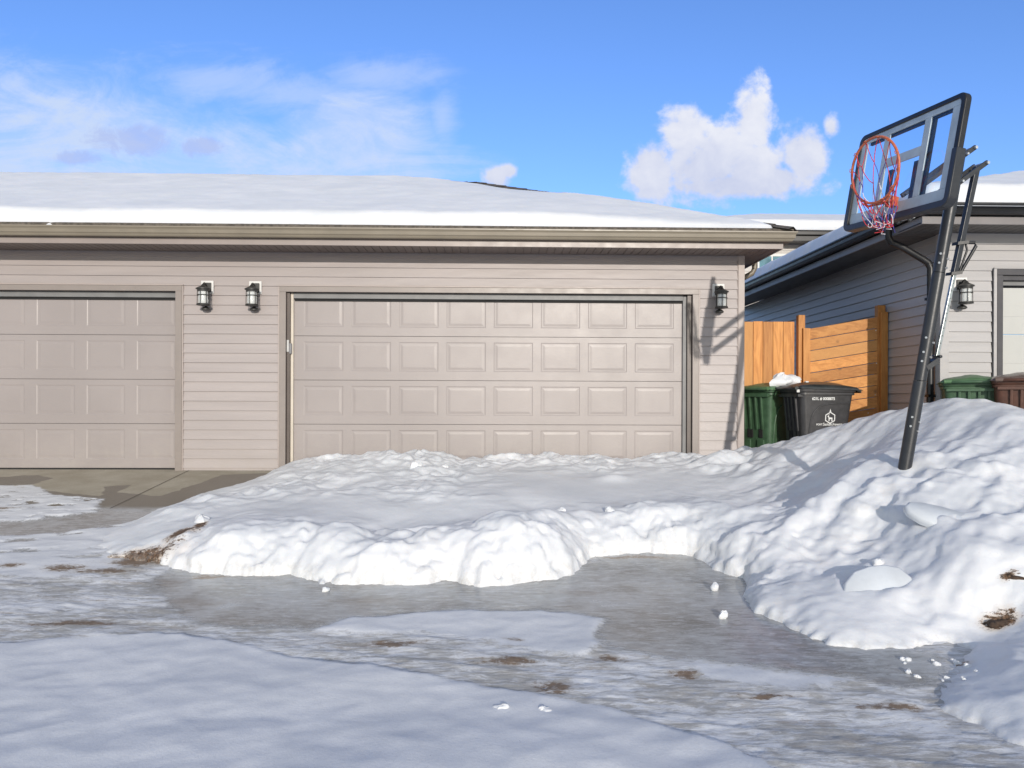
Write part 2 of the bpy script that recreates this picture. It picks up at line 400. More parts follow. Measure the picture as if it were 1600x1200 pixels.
snL = reg('snowL', .08)*sst(-.25, .25, fbm(X*3, Y*6, 6, .65)+.20)
toe = sst(-.12, .1, sdist([(-4.6,-3.0),(-3.6,-2.75),(-3.05,-2.3),(-2.7,-3.6),(-2.75,-3.85),(-3.4,-3.85),(-4.6,-3.9)], wx, wy))*sst(-.3, .25, fbm(X*2.5, Y*6, 5)+.2)
sn = np.maximum.reduce([sn, snL, toe])
wet = np.maximum(reg('wet1'), reg('wet2'))
dirt = np.zeros_like(X); dwx = fbm(X*3.5, Y*7, 5, .65); dwy = fbm(X*4+9, Y*9+3, 5, .65)
for cx, cy, rx, ry in DIRT:
    rx *= .8; ry *= .8
    if rx: dirt = np.maximum(dirt, np.exp(-(((X+.16*dwx-cx)/rx)**2+((Y+.07*dwy-cy)/ry)**2)))
dirt *= (1-.6*reg('snowbig', .03))
conc = sst(-.15, .15, wy+1.95+.2*fbm(X*2, Y*2, 3))*sst(.03, -.03, X-3.0)
ice = ice*(1-conc*.9)
rut = (1-sn)*(1-ice)*(1-conc)
th = math.radians(-14)
xr = X*math.cos(th)-Y*math.sin(th)*0+(-Y)*math.sin(th)*0; yr = Y+.26*(X+2)  # ruts run obliquely across the alley
rutn = fbm(X*.9, yr*11, 4)
Z = Z + np.where(near, rut*(.007*rutn+.006*fbm(X*.7, yr*24, 3)+.004*fbm(X*6, yr*30, 3)+.006*fbm(X*9, Y*14, 4)+.010*fbm(X*1.6, Y*2.4, 2)+.004*billow(X*20, Y*28, 2)), 0)
Z = Z + np.where(near, sst(.2, .9, sn)*(.010+.022*fbm(X*1.1, Y*1.5, 3)+.006*billow(X*3+5, Y*4, 2)+.004*fbm(X*5, Y*5, 3)), 0)
Z = Z + np.where(near, ice*.004*fbm(X*3, Y*3, 4), 0)
Z = Z - .9*sst(0.0, 2.0, -Y-12)*0
Z = np.where(conc > .5, Z-.004*0, Z)
def ground_mat():
    m, t = newmat('alley_ice_snow_and_concrete')
    A = t.n.new('ShaderNodeVertexColor'); A.layer_name = 'cover'; B = t.n.new('ShaderNodeVertexColor'); B.layer_name = 'base'
    sa = t.n.new('ShaderNodeSeparateColor'); t.l.new(A.outputs[0], sa.inputs[0]); sb = t.n.new('ShaderNodeSeparateColor'); t.l.new(B.outputs[0], sb.inputs[0])
    snow, ice, dirt = sa.outputs; wet, conc, rut = sb.outputs
    streak = t.noise(t.mapping(t.pos, (1.5, 6.5, 1), (0, 0, .26)), 3.1, 10, .74, 1.4)
    blot = t.noise(t.pos, 2.6, 8, .66)
    fine = t.noise(t.pos, 34, 6, .7)
    # rutted, driven-over snow: grey-white with dirty streaks
    rs = t.mix(t.ramp(t.m('MULTIPLY_ADD', streak, .62, t.m('MULTIPLY', blot, .42)), .44, .60), (.41, .395, .365), (.78, .785, .795))
    fs_ = t.noise(t.mapping(t.pos, (1.2, 26, 1), (0, 0, .26)), 2.5, 6, .6, .5)
    rs = t.mix(t.m('MULTIPLY', t.ramp(fs_, .52, .7), .45), rs, (.33, .31, .29))
    rs = t.mix(t.m('MULTIPLY', t.ramp(fs_, .48, .3), .35), rs, (.80, .81, .83))
    rs = t.mix(t.m('MULTIPLY', t.ramp(t.m('ADD', t.m('MULTIPLY', fine, .5), t.m('MULTIPLY', streak, .5)), .57, .69), .6), rs, (.21, .17, .125))
    # clear grey ice over asphalt, frosted in patches
    rs = t.mix(t.m('MULTIPLY', t.ramp(t.noise(t.mapping(t.pos, (1, 3.5, 1), (0, 0, .26), (5, 2, 0)), 2.6, 9, .78), .54, .66), .5), rs, (.36, .28, .20))
    ic = t.mix(t.ramp(t.m('ADD', t.m('MULTIPLY', blot, .55), t.m('MULTIPLY', streak, .45)), .36, .64), (.205, .20, .188), (.44, .45, .455))
    ic = t.mix(t.m('MULTIPLY', t.ramp(t.noise(t.mapping(t.pos, (2, 6, 1), (0, 0, .1)), 4.5, 10, .8), .48, .64), .7), ic, (.56, .575, .59))
    ic = t.mix(t.m('MULTIPLY', t.ramp(t.noise(t.mapping(t.pos, (1, 2, 1), loc=(3, 1, 0)), 1.5, 5), .55, .75), .5), ic, (.17, .125, .09))
    sc = t.mix(t.ramp(blot, .3, .7), (.69, .70, .72), (.77, .775, .79))
    sc = t.mix(t.m('MULTIPLY', t.ramp(t.noise(t.pos, 55, 6, .8), .5, .75), .25), sc, (.48, .49, .52))
    sc = t.mix(t.m('MULTIPLY', t.ramp(t.noise(t.pos, 7, 9, .85), .58, .72), .45), sc, (.42, .41, .40))
    cc = t.mix(t.ramp(t.noise(t.pos, 1.6, 7, .65), .3, .7), (.33, .29, .22), (.45, .41, .33))
    cc = t.mix(t.m('MULTIPLY', t.ramp(fine, .5, .7), .15), cc, (.22, .2, .17))
    wr = t.ramp(t.m('ADD', wet, t.m('MULTIPLY_ADD', t.noise(t.pos, 5, 7, .7), .8, -.4)), .35, .65)
    cc = t.mix(t.m('MULTIPLY', wr, .85), cc, (.135, .115, .09))
    c = t.mix(conc, rs, cc)
    grit = t.ramp(t.noise(t.pos, 130, 3, .7), .66, .72)
    ia = t.ramp(t.m('ADD', ice, t.m('MULTIPLY_ADD', t.noise(t.mapping(t.pos, (1, 2.2, 1), (0, 0, .2)), 9, 9, .8), 1.9, -.95)), .3, .7)
    ia = t.m('MULTIPLY', ia, t.ramp(ice, .02, .15))
    c = t.mix(ia, c, ic)
    sc = t.mix(t.m('MULTIPLY', t.ramp(t.noise(t.pos, 48, 6, .8), .45, .72), .22), sc, (.44, .45, .48))
    sa_ = t.m('MULTIPLY', t.ramp(t.m('ADD', snow, t.m('MULTIPLY_ADD', t.noise(t.pos, 13, 9, .8), 2.0, -1.0)), .26, .72), t.ramp(snow, .0, .15))
    c = t.mix(sa_, c, sc)
    c = t.mix(t.m('MULTIPLY', grit, t.m('MULTIPLY', t.ramp(t.noise(t.pos, 3.3, 5, .7), .45, .65), .7)), c, (.12, .10, .08))
    dn = t.ramp(t.m('ADD', dirt, t.m('MULTIPLY_ADD', t.noise(t.mapping(t.pos, (1, 2, 1)), 24, 9, .8), 3.0, -1.65)), .25, .7)
    dc = t.mix(fine, (.10, .065, .042), (.34, .25, .17))
    c = t.mix(t.m('MULTIPLY', t.ramp(dirt, .05, .7), .3), c, (.46, .39, .31))
    c = t.mix(t.m('MULTIPLY', dn, t.ramp(dirt, .03, .2)), c, dc)
    t.inp(t.b.inputs['Base Color'], c)
    rr = t.m('MULTIPLY_ADD', fine, .3, .5)
    mx = t.n.new('ShaderNodeMix'); t.inp(mx.inputs[0], t.m('MULTIPLY', ia, t.m('SUBTRACT', 1., sa_))); t.inp(mx.inputs[2], rr); t.inp(mx.inputs[3], t.m('MULTIPLY_ADD', blot, .32, .06))
    wmx = t.n.new('ShaderNodeMix'); t.inp(wmx.inputs[0], t.m('MULTIPLY', t.m('MULTIPLY', wr, conc), t.m('SUBTRACT', 1., sa_))); t.inp(wmx.inputs[2], mx.outputs[0]); wmx.inputs[3].default_value = .38
    t.inp(t.b.inputs['Roughness'], wmx.outputs[0])
    hs = t.m('MULTIPLY', t.m('SUBTRACT', 1., ia), t.m('ADD', t.m('MULTIPLY', streak, .6), t.m('MULTIPLY', fine, .4)))
    hs = t.m('MULTIPLY', t.m('MULTIPLY', hs, t.m('MULTIPLY_ADD', conc, -.85, 1.)), t.m('MULTIPLY_ADD', sa_, -.9, 1.))
    t.inp(t.b.inputs['Normal'], t.bump(t.noise(t.pos, 75, 5, .7), t.m('MULTIPLY_ADD', ia, -.25, .38), .005, t.bump(hs, .5, .014)))
    return m
M['ground'] = ground_mat()
go = grid_obj('ground', X, Y, Z, M['ground'], {'cover': (sn, ice, dirt), 'base': (wet, conc, rut)})
tag(go, kind='structure')
# saw-cut joints of the concrete apron: shallow dark strips
mb = MB()
for x in (-3.62, -6.3):
    pts = [(x, y, float(G(np.array(y)))+.0045) for y in np.linspace(-.02, -1.9, 12)]
    for a, b in zip(pts[:-1], pts[1:]):
        mb.add([(a[0]-.004, a[1], a[2]), (a[0]+.004, a[1], a[2]), (b[0]+.004, b[1], b[2]), (b[0]-.004, b[1], b[2])], [(0, 1, 2, 3)])
tag(mb.build('driveway_joints', simple('joint_dark', (.09, .075, .06), .9), fix=False), kind='structure')

# ------------------------------------------------------------------ snow bank
CTRL = [(-2.18,-0.5,0.097),(-1.831,-0.45,0.151),(-0.887,-0.45,0.197),(-0.085,-0.45,0.14),(0.721,-0.45,0.17),(1.383,-0.45,0.135),(1.973,-0.45,0.194),(2.491,-0.45,0.195),(2.882,-0.5,0.273),(-2.781,-1.6,-0.1),(-2.467,-1.2,-0.03),(-1.374,-1.4,0.065),(-0.466,-1.4,0.066),(0.506,-1.5,0.077),(1.478,-1.5,0.078),(-1.764,-2.6,-0.063),(-0.943,-2.6,-0.062),(-0.118,-2.6,-0.034),(0.723,-2.5,-0.019),(1.663,-2.1,0.019),(-3.047,-2.4,-0.17),(-2.728,-2.5,-0.10),(-2.788,-3.2,-0.25),(-2.306,-3.3,-0.162),(-0.864,-3.15,-0.168),(-0.266,-3.0,-0.137),(0.422,-2.8,-0.088),(1.249,-2.7,-0.048),(-1.964,-3.45,-0.099),(-1.632,-3.45,-0.08),(-1.004,-3.5,-0.138),(-0.619,-3.55,-0.168),(-0.333,-3.6,-0.093),(0.137,-3.5,0.0),(0.484,-3.35,0.007),(0.85,-3.2,-0.045),(1.201,-2.95,-0.003),(1.717,-3.0,0.004),(1.983,-3.15,-0.011),(2.674,-1.8,0.141),(2.547,-2.9,0.033),(2.727,-3.1,0.162),(3.279,-0.9,0.385),(3.659,-1.0,0.55),(3.925,-1.1,0.658),(4.147,-1.4,0.778),(4.507,-1.8,0.884),(4.887,-1.9,0.848),(5.069,-2.0,0.769),(5.614,-2.1,0.657),(3.069,-0.7,0.308),(3.399,-2.0,0.405),(3.148,-3.43,0.376),(2.977,-2.9,0.3),(3.772,-3.1,0.526),(4.018,-3.5,0.5),(2.056,-3.9,-0.151),(2.328,-4.0,-0.133),(2.773,-4.0,0.087),(3.281,-3.9,0.253),(3.739,-3.9,0.344),(1.885,-4.55,-0.305),(2.308,-4.5,-0.238),(2.654,-4.6,-0.138),(3.389,-4.4,0.105),(2.852,-4.6,-0.021),(3.109,-4.8,-0.096),(2.052,-4.95,-0.351),(2.344,-4.95,-0.316),(2.606,-5.0,-0.267),(2.969,-5.0,-0.215),(2.674,-5.12,-0.393),(2.83,-5.2,-0.369),(2.655,-5.45,-0.374),(2.427,-5.5,-0.435),(2.205,-5.75,-0.437),(2.444,-5.75,-0.39),(2.199,-6.1,-0.43),
        (3.3,0,.12),(4.2,0,.15),(5.2,-.2,.3),(5.6,-1.1,.55),(6.5,-1.0,.3),(7,-3,.4),(6,-4,.35),(4.6,-4.6,.2),(5,-6,.05),(3.6,-6.3,-.25),(3.2,-5.6,-.3),(9,-5,.1),(9,-1,.1),(3.3,1.5,.12),(5,2,.12),(9,2,.1),(2.9,-6.8,-.38),(7,-7,-.1),(4,3,.12)]
C3 = np.array(CTRL)
def tps(r2): return np.where(r2 > 1e-12, .5*r2*np.log(np.maximum(r2, 1e-12)), 0)
n = len(C3); K = tps((C3[:, None, 0]-C3[None, :, 0])**2+(C3[:, None, 1]-C3[None, :, 1])**2)+np.eye(n)*.004
Pm = np.concatenate([np.ones((n, 1)), C3[:, :2]], 1)
A_ = np.block([[K, Pm], [Pm.T, np.zeros((3, 3))]]); sol = np.linalg.solve(A_, np.concatenate([C3[:, 2], np.zeros(3)]))
ax = axis(-3.4, 5.2, .018, -3.6, 9); ay = axis(-6.6, .16, .018, -7.2, 4)
X, Y = np.meshgrid(ax, ay)
S = sol[n]+sol[n+1]*X+sol[n+2]*Y
for i in range(n): S = S + sol[i]*tps((X-C3[i, 0])**2+(Y-C3[i, 1])**2)
g = G(Y)
d = sdist(POLY['foot'], X+.11*fbm(X*2.6, Y*2.6, 5)+.025*fbm(X*13, Y*13, 3), Y+.14*fbm(X*2.5+30, Y*2.5, 5, .6)+.03*fbm(X*13+5, Y*13, 3))
hgt = np.maximum(S-g, .03)
w = np.clip(.12+hgt*1.15, .12, .70)*(1+.35*fbm(X*1.7, Y*1.7+9, 3))
tt = np.clip(d/w, 0, 1); prof = np.sqrt(np.maximum(1-(1-tt)**2, 0))
prof = np.where(d > 0, prof*.46+.54*tt*(1.6-.6*tt), 0)
# roughness: lumpy on the banks and the mound, smooth on the trodden plateau
plate = np.exp(-(((X-.95)/1.55)**4+((Y+1.95)/.74)**4))
plate = np.maximum(plate, .85*np.exp(-(((X+.9)/1.3)**4+((Y+2.75)/.38)**4)))
rough = 1-.93*plate
moundw = sst(2.2, 3.4, X)*sst(-4.3, -2.8, Y)
qx = X+.12*fbm(X*2, Y*2, 3); qy = Y+.12*fbm(X*2+50, Y*2, 3)
lump = .050*billow(qx*1.7, qy*1.7, 2)+.020*billow(qx*4.3+3, qy*4.3, 2)+.012*fbm(qx*6, qy*6, 3)+.0035*billow(qx*13, qy*13, 2)
xs = (X*.80+Y*.60); ys = (-X*.60+Y*.80)
strk = .095*fbm(xs*.8, ys*2.2, 3)+.006*billow(xs*1.9+7, ys*5.5, 2)+.010*fbm(xs*4, ys*9, 3)
front = sst(-3.0, -3.5, Y)*sst(2.2, 1.2, X)
smooth_top = np.exp(-(((X-4.3)/.9)**2+((Y+2.2)/.8)**2))
vary = .35+.95*sst(-.35, .45, fbm(X*.9+3, Y*.9, 3))
fold = .060*fbm(qx*1.3+X*.4, qy*1.1, 3)
Nz = rough*(1-.6*smooth_top)*(fold+vary*lump*(1-.72*moundw)+strk*np.clip(sst(1.6, 2.6, X)*sst(-5.2, -4.6, Y)+.15, 0, 1))
Nz = Nz-.012*rough
back = sst(-1.15, -.4, Y)*sst(2.6, 2.2, X)
Nz = Nz+.030*back*billow(X*4.2, Y*4.2, 2)
edge = np.clip(d/.22, 0, 1)
T = hgt*prof+Nz*edge*np.clip(hgt/.18, .25, 1)
T = T+.002*rough*fbm(X*40, Y*40, 2)
# a small mound on the plateau, hollow with soil lower right, cavity where the pole stands
T = T+.05*np.exp(-(((X-1.18)/.16)**2+((Y+1.62)/.13)**2))
T = T-.09*np.exp(-(((X-2.80)/.22)**2+((Y+5.02)/.13)**2))
T = T-.05*np.exp(-(((X-3.13)/.16)**2+((Y+3.47)/.14)**2))
Z = np.where(d > 0, g+np.maximum(T, .002), g-.06*np.clip(-d/.03, 0, 1))
# keep snow out of the garage and off the wall
Z = np.where((Y > .155) & (X < 3.0), -.2, Z)
dm = np.zeros_like(X)
for cx, cy, rx, ry in [(-2.66,-3.48,.34,.10),(-2.38,-3.30,.13,.10),(-2.3,-3.16,.05,.12),(2.80,-5.05,.10,.055),(2.95,-4.90,.05,.02),(-2.95,-3.52,.22,.07),(2.32,-5.42,.07,.05)]:
    dm = np.maximum(dm, 1.15*np.exp(-(((X-cx)/rx)**2+((Y-cy)/ry)**2)))
foot = np.clip(1-d/.10, 0, 1)*(d > -.1)
gx_, gy_ = np.gradient(Z, axis=1)/.018, np.gradient(Z, axis=0)/.018
stp = np.clip(np.hypot(gx_, gy_)-.35, 0, 1)*(d > .01)*np.clip(hgt/.2, 0, 1)*(Y < -.3)
Yd = Y-stp*(.038*fbm(X*3.2, Z*7, 4)+.018*billow(X*8, Z*15, 2)); Xd = X+stp*.040*fbm(X*3+9+Y*3, Z*8+4, 3)
so = grid_obj('snow_bank', Xd, Yd, Z, M['snow'], {'mask': (dm, foot, moundw)})
tag(so, 'heaped white snow bank across the front of the wide garage door and up the right side', 'snow', kind='stuff')
def snowz(x, y):
    i = int(np.argmin(abs(ay-y))); j = int(np.argmin(abs(ax-x))); return float(Z[i, j])

# loose lumps of snow
def lump_obj(name, x, y, z, r, mat, label, cat, seed, flat=(1, 1, .8), group=None, amp=.25, rz=0):
    mb = MB(); nu, nv = 18, 11
    rn = random.Random(seed); ph = [rn.uniform(0, 6) for _ in range(6)]
    vs = []
    for j in range(nv+1):
        th_ = PI*j/nv
        for i in range(nu):
            f = 2*PI*i/nu
            k = 1+amp*.9*(abs(((f*1.27+ph[3]) % 1.05)-.5)-.25)+amp*(math.sin(2*f+ph[0])*math.sin(th_)*.5+math.sin(3*th_+ph[1]+f)*.4+.3*math.sin(5*f+ph[2]+3*th_)*math.sin(th_))
            a = V((math.sin(th_)*math.cos(f), math.sin(th_)*math.sin(f), math.cos(th_)))*r*k
            vs.append((a.x*flat[0], a.y*flat[1], a.z*flat[2]))
    fs = [(j*nu+i, j*nu+(i+1) % nu, (j+1)*nu+(i+1) % nu, (j+1)*nu+i) for j in range(nv) for i in range(nu)]
    mb.add(vs, fs)
    o = mb.build(name, mat, smooth=50); o.location = (x, y, z); o.rotation_euler = (0, 0, rz)
    return tag(o, label, cat, group)
gz = lambda y: float(G(np.array(y)))
GR = 'loose snow lumps on the ice and snow'
lump_obj('snow_chunk', 1.36, -4.72, gz(-4.72)+.014, .024, M['roofsnow'], 'pointed white snow lump on grey ice, lower of the two near the bank', 'snow lump', 1, (1, .9, 1.15), GR, .4)
lump_obj('snow_chunk', 1.47, -4.16, gz(-4.16)+.016, .030, M['roofsnow'], 'rounded white snow lump on grey ice close to the foot of the right bank', 'snow lump', 2, (1, .9, 1.1), GR, .25)
lump_obj('snow_chunk', -1.10, -4.17, gz(-4.17)+.010, .022, M['roofsnow'], 'tiny snow lump on the grey ice left of the front bank', 'snow lump', 3, (1, 1, .8), GR, .3)
lump_obj('snow_chunk', .04, -5.90, gz(-5.9)+.006, .030, M['roofsnow'], 'flat crumbly snow lump at the bottom edge of the alley snow', 'snow lump', 4, (1.1, .9, .6), GR, .5)
lump_obj('snow_chunk', .22, -5.92, gz(-5.92)+.006, .024, M['roofsnow'], 'low snow lump beside a blue wheel rut near the bottom', 'snow lump', 5, (1.3, .8, .6), GR, .5)
for (x, y, r, lb) in [(-2.33, -3.05, .055, 'round snow ball on top of the bank above the brown soil streak'),
                      (.55, -3.02, .035, 'small snow clod on the crest of the middle ridge'),
                      (-.52, -1.05, .042, 'angular snow clod left of centre near the big door'),
                      (-.82, -1.15, .050, 'broad snow clod behind the flat trodden area'),
                      (-.15, -.95, .030, 'little snow clod right of two larger clods near the door'),
                      (2.45, -4.40, .034, 'snow clod with a dark hollow beside it on the right bank'),
                      (.95, -2.95, .04, 'snow crumb on the ridge right of centre')]:
    lump_obj('snow_clod', x, y, snowz(x, y)+r*.05, r, M['roofsnow'], lb, 'snow clod', int(abs(x*100)), (1.1, .9, .8), 'snow clods lying on the bank', .35)
rn = random.Random(5)
for k in range(16):
    x = 2.02+rn.uniform(0, .33); y = -5.52+rn.uniform(-.16, .18)
    lump_obj('snow_crumb', x, y, max(gz(y), snowz(x, y))+.002, rn.uniform(.006, .019), M['roofsnow'], 'pea to walnut sized snow crumb in the scatter below the right bank', 'snow crumb', k+60, (1, 1, .8), 'snow crumbs scattered below the right bank', .4)
# slabs of frozen crust
def slab(name, pts, thick, label, loc, tilt, seed):
    mb = MB(); nlev = [(1., 0), (1.02, thick*.4), (1.0, thick*.85), (.94, thick)]
    cx = sum(p[0] for p in pts)/len(pts); cy = sum(p[1] for p in pts)/len(pts)
    # smooth the outline
    for _ in range(1):
        q = []
        for i in range(len(pts)):
            a = pts[i]; b = pts[(i+1) % len(pts)]
            q += [(a[0]*.75+b[0]*.25, a[1]*.75+b[1]*.25), (a[0]*.25+b[0]*.75, a[1]*.25+b[1]*.75)]
        pts = q
    m_ = len(pts); vs = []
    for k, z in nlev: vs += [((p[0]-cx)*k, (p[1]-cy)*k, z) for p in pts]
    fs = [(j*m_+i, j*m_+(i+1) % m_, (j+1)*m_+(i+1) % m_, (j+1)*m_+i) for j in range(3) for i in range(m_)]
    vs.append((0, 0, thick*1.03)); fs += [(3*m_+i, 3*m_+(i+1) % m_, 4*m_) for i in range(m_)]
    mb.add(vs, fs); o = mb.build(name, M['iceslab'], smooth=60)
    o.location = loc; o.rotation_euler = tilt
    return tag(o, label, 'ice slab', 'slabs of icy crust on the right bank')
slab('ice_slab', [(-.24,-.04),(-.10,.16),(.12,.18),(.27,.10),(.25,-.12),(.08,-.20),(-.12,-.18)], .07, 'large milky ice slab, broad and five sided, lower of the two on the right bank', (2.31, -4.68, snowz(2.31,-4.68)-.075), (math.radians(48), math.radians(-12), .1), 1)
slab('ice_slab', [(-.30,.10),(-.22,.20),(.02,.14),(.30,-.02),(.34,-.12),(.10,-.12),(-.18,-.04)], .05, 'long narrow ice slab, upper of the two, pointing down to the right', (3.02, -4.26, snowz(3.02,-4.26)-.06), (math.radians(30), math.radians(4), -.15), 2)
o = lump_obj('soil_clod', 2.80, -5.06, snowz(2.80, -5.06)-.012, .05, M['dirtclod'], 'brown frozen soil clod in a hollow of the snow at lower right', 'soil clod', 9, (1.5, .8, .55), None, .5, .35)
o = lump_obj('soil_clod', 2.96, -4.90, snowz(2.96, -4.90)-.006, .03, M['dirtclod'], 'small dark soil crumb above the big soil clod at lower right', 'soil clod', 12, (1.6, .6, .5), None, .5, -.6)

# ------------------------------------------------------------------ main garage
def siding_run(mb, x0, x1, z0, z1, y=0., top=2.427, c=.1143, axis='x', sgn=-1, lip=.016):
    """lap siding courses; faces look along -y (axis x) or -x (axis y)"""
    k = math.ceil((top-z0)/c)+2
    for i in range(-3, k):
        zt = top-c*(i-1)-c*0; zb = zt-c
        a = max(zb, z0); b = min(zt, z1)
        if b-a < .004: continue
        def off(z): return lip*(zt-z)/c
        prof = [(a, off(a)), (b, off(b))]
        # lap: sloping face and a small underside return
        ya, yb = y-(off(a)), y-(off(b))
        if axis == 'x':
            mb.add([(x0, ya, a), (x1, ya, a), (x1, yb, b), (x0, yb, b)], [(0, 1, 2, 3)])
            if a == zb: mb.add([(x0, y+.002, a), (x1, y+.002, a), (x1, ya, a), (x0, ya, a)], [(0, 1, 2, 3)])
        else:
            mb.add([(ya, x0, a), (ya, x1, a), (yb, x1, b), (yb, x0, b)], [(0, 3, 2, 1)])
            if a == zb: mb.add([(y+.002, x0, a), (y+.002, x1, a), (ya, x1, a), (ya, x0, a)], [(0, 3, 2, 1)])
    # backing so nothing shows through
    if axis == 'x': mb.box(x0, x1, y+.002, y+.09, z0, z1)
    else: mb.box(y+.002, y+.09, x0, x1, z0, z1)
main = empty('garage_building', (-1, 0, 0), 'long taupe vinyl-sided garage with two wide doors under a snowy hip roof', 'garage')
ST = 2.60
XL = -15.
mb = MB()
siding_run(mb, XL, 2.945, 2.19, ST+.02)
siding_run(mb, -3.712, -2.557, -.045, 2.19)
siding_run(mb, 2.435, 2.945, -.045, 2.19)
siding_run(mb, XL, -8.93, -.045, 2.19)
mb.build('siding', M['siding'], main, fix=False)
# side and back walls
mb = MB(); mb.box(2.93, 3.005, .1, 6.4, -.05, ST); mb.box(XL, 3.005, 6.4, 6.5, -.05, ST); mb.box(XL, XL+.1, .1, 6.4, -.05, ST)
mb.each('side_wall', M['siding'], main)
mb = MB(); mb.box(2.945, 3.022, -.022, .10, -.045, ST+.01); mb.box(2.936, 2.9448, -.016, .0, -.045, ST+.005)
mb.each('corner_trim', M['trim_lt'], main, bevel=.003)
def door_surround(x0, x1, top, ytop, parent, mt, mr, y=0., w=.076):
    """casing with J-channel, returns and stops round a garage opening"""
    mb = MB()
    for s, x in ((-1, x0), (1, x1)):
        a, b = (x-w, x) if s < 0 else (x, x+w)
        mb.box(a, b, y-.030, y-.0005, -.03, top)
    mb.box(x0-w, x1+w, y-.030, y-.0005, top, top+w*.85)
    mb.each('door_casing', mt, parent, bevel=.003)
    mb = MB()  # J channel lip
    for s, x in ((-1, x0-w), (1, x1+w)):
        a, b = (x-.016, x-.001) if s < 0 else (x+.001, x+.016)
        mb.box(a, b, y-.024, y, -.03, top+w*.85)
    mb.box(x0-w-.016, x1+w+.016, y-.036, y, top+w*.85+.001, top+w*.85+.016)
    mb.each('casing_channel', M['trim_lt'], parent, bevel=.002)
    mb = MB(); mb.box(x0-.03, x0-.001, y+.0, y+.16, -.03, top+.0); mb.box(x1+.001, x1+.03, y, y+.16, -.03, top)
    mb.box(x0-.03, x1+.03, y, y+.16, top+.001, top+.04)
    mb.each('jamb', mr, parent)
def garage_door(x0, x1, ztop, secs, cols, px, parent, mat, mstop, mtopstop, y=.10, zb=.02, sh=.533, stopw=.045, panel=True, stopR=True):
    d = empty_child('garage_door', parent)
    for s in range(secs):
        a = zb+s*sh; b = min(a+sh-.006, ztop+.12)
        mb = MB()
        # grid of cells with raised panels
        xs_ = [x0]; cells = []
        for c in px:
            xs_ += [c[0], c[1]]; cells += [0, 1]
        xs_.append(x1); cells.append(0)
        pz0, pz1 = a+.105, a+.46
        zs_ = [a, pz0, pz1, b]
        for i in range(len(xs_)-1):
            for j in range(3):
                X0, X1, Z0, Z1 = xs_[i], xs_[i+1], zs_[j], zs_[j+1]
                if X1-X0 < .002: continue
                if panel and cells[i] and j == 1:
                    lv = [(0, 0), (.010, .0032), (.022, .0032), (.050, .0008), ]
                    vs = []
                    for k, (ins, dp) in enumerate(lv):
                        vs += [(X0+ins, y+dp, Z0+ins), (X1-ins, y+dp, Z0+ins), (X1-ins, y+dp, Z1-ins), (X0+ins, y+dp, Z1-ins)]
                    fs = [(k*4+e, k*4+(e+1) % 4, (k+1)*4+(e+1) % 4, (k+1)*4+e) for k in range(len(lv)-1) for e in range(4)]
                    fs.append(tuple(range((len(lv)-1)*4, len(lv)*4)))
                    mb.add(vs, fs)
                else:
                    mb.add([(X0, y, Z0), (X1, y, Z0), (X1, y, Z1), (X0, y, Z1)], [(0, 1, 2, 3)])
        # top and bottom rabbets
        mb.add([(x0, y, b), (x1, y, b), (x1, y+.012, b+.003), (x0, y+.012, b+.003)], [(0, 1, 2, 3)])
        mb.box(x0, x1, y+.014, y+.05, a-.004, b+.004)
        o = mb.build('section', mat, d, fix=False)
    mb = MB(); mb.box(x0, x1, y+.002, y+.045, -.012, zb-.004); mb.build('bottom_seal', M['rubber'], d)
    return d
def empty_child(name, parent):
    o = bpy.data.objects.new(name, None); COL.objects.link(o); o.parent = parent; return o
# wide middle door
door_surround(-2.483, 2.390, 2.130, 0, main, M['trim'], M['return'])
pitch = .5625; px = []
for k in range(8):
    a = -2.300+k*.5735; px.append((a, a+.476))
garage_door(-2.46, 2.37, 2.15, 4, 8, px, main, M['door'], M['stop'], M['stop_shade'])
mb = MB(); mb.box(-2.4825, -2.447, .022, .0975, -.03, 2.128); mb.build('jamb_face', M['return'], main, bevel=.003)
mb = MB(); mb.box(-2.4465, -2.414, .060, .098, -.03, 2.125); mb.build('door_stop', M['stop'], main, bevel=.004)
mb = MB(); mb.box(2.337, 2.3895, .022, .0975, -.03, 2.128); mb.build('jamb_face', M['return'], main, bevel=.003)
mb = MB(); mb.box(2.292, 2.3365, .060, .098, -.03, 2.125); mb.build('door_stop', M['stop_shade'], main, bevel=.004)
mb = MB(); mb.box(-2.4135, 2.2915, .05, .098, 2.062, 2.129); mb.build('head_stop', M['stop_shade'], main, bevel=.004)
mb = MB(); mb.box(-2.405, 2.305, .085, .0985, 2.035, 2.061); mb.build('head_seal', M['rubber'], main)
# left door
door_surround(-8.86, -3.785, 2.130, 0, main, M['trim'], M['return'])
px = []
for k in range(8):
    b = -3.838-k*.594; px.append((b-.455, b))
px = px[::-1]
garage_door(-8.84, -3.790, 2.15, 4, 8, px, main, M['door'], M['stop'], M['stop_shade'])
mb = MB(); mb.box(-8.84, -3.787, .05, .098, 2.062, 2.129); mb.build('head_stop', M['stop_shade'], main, bevel=.004)
mb = MB(); mb.box(-8.82, -3.79, .085, .0985, 2.035, 2.061); mb.build('head_seal', M['rubber'], main)
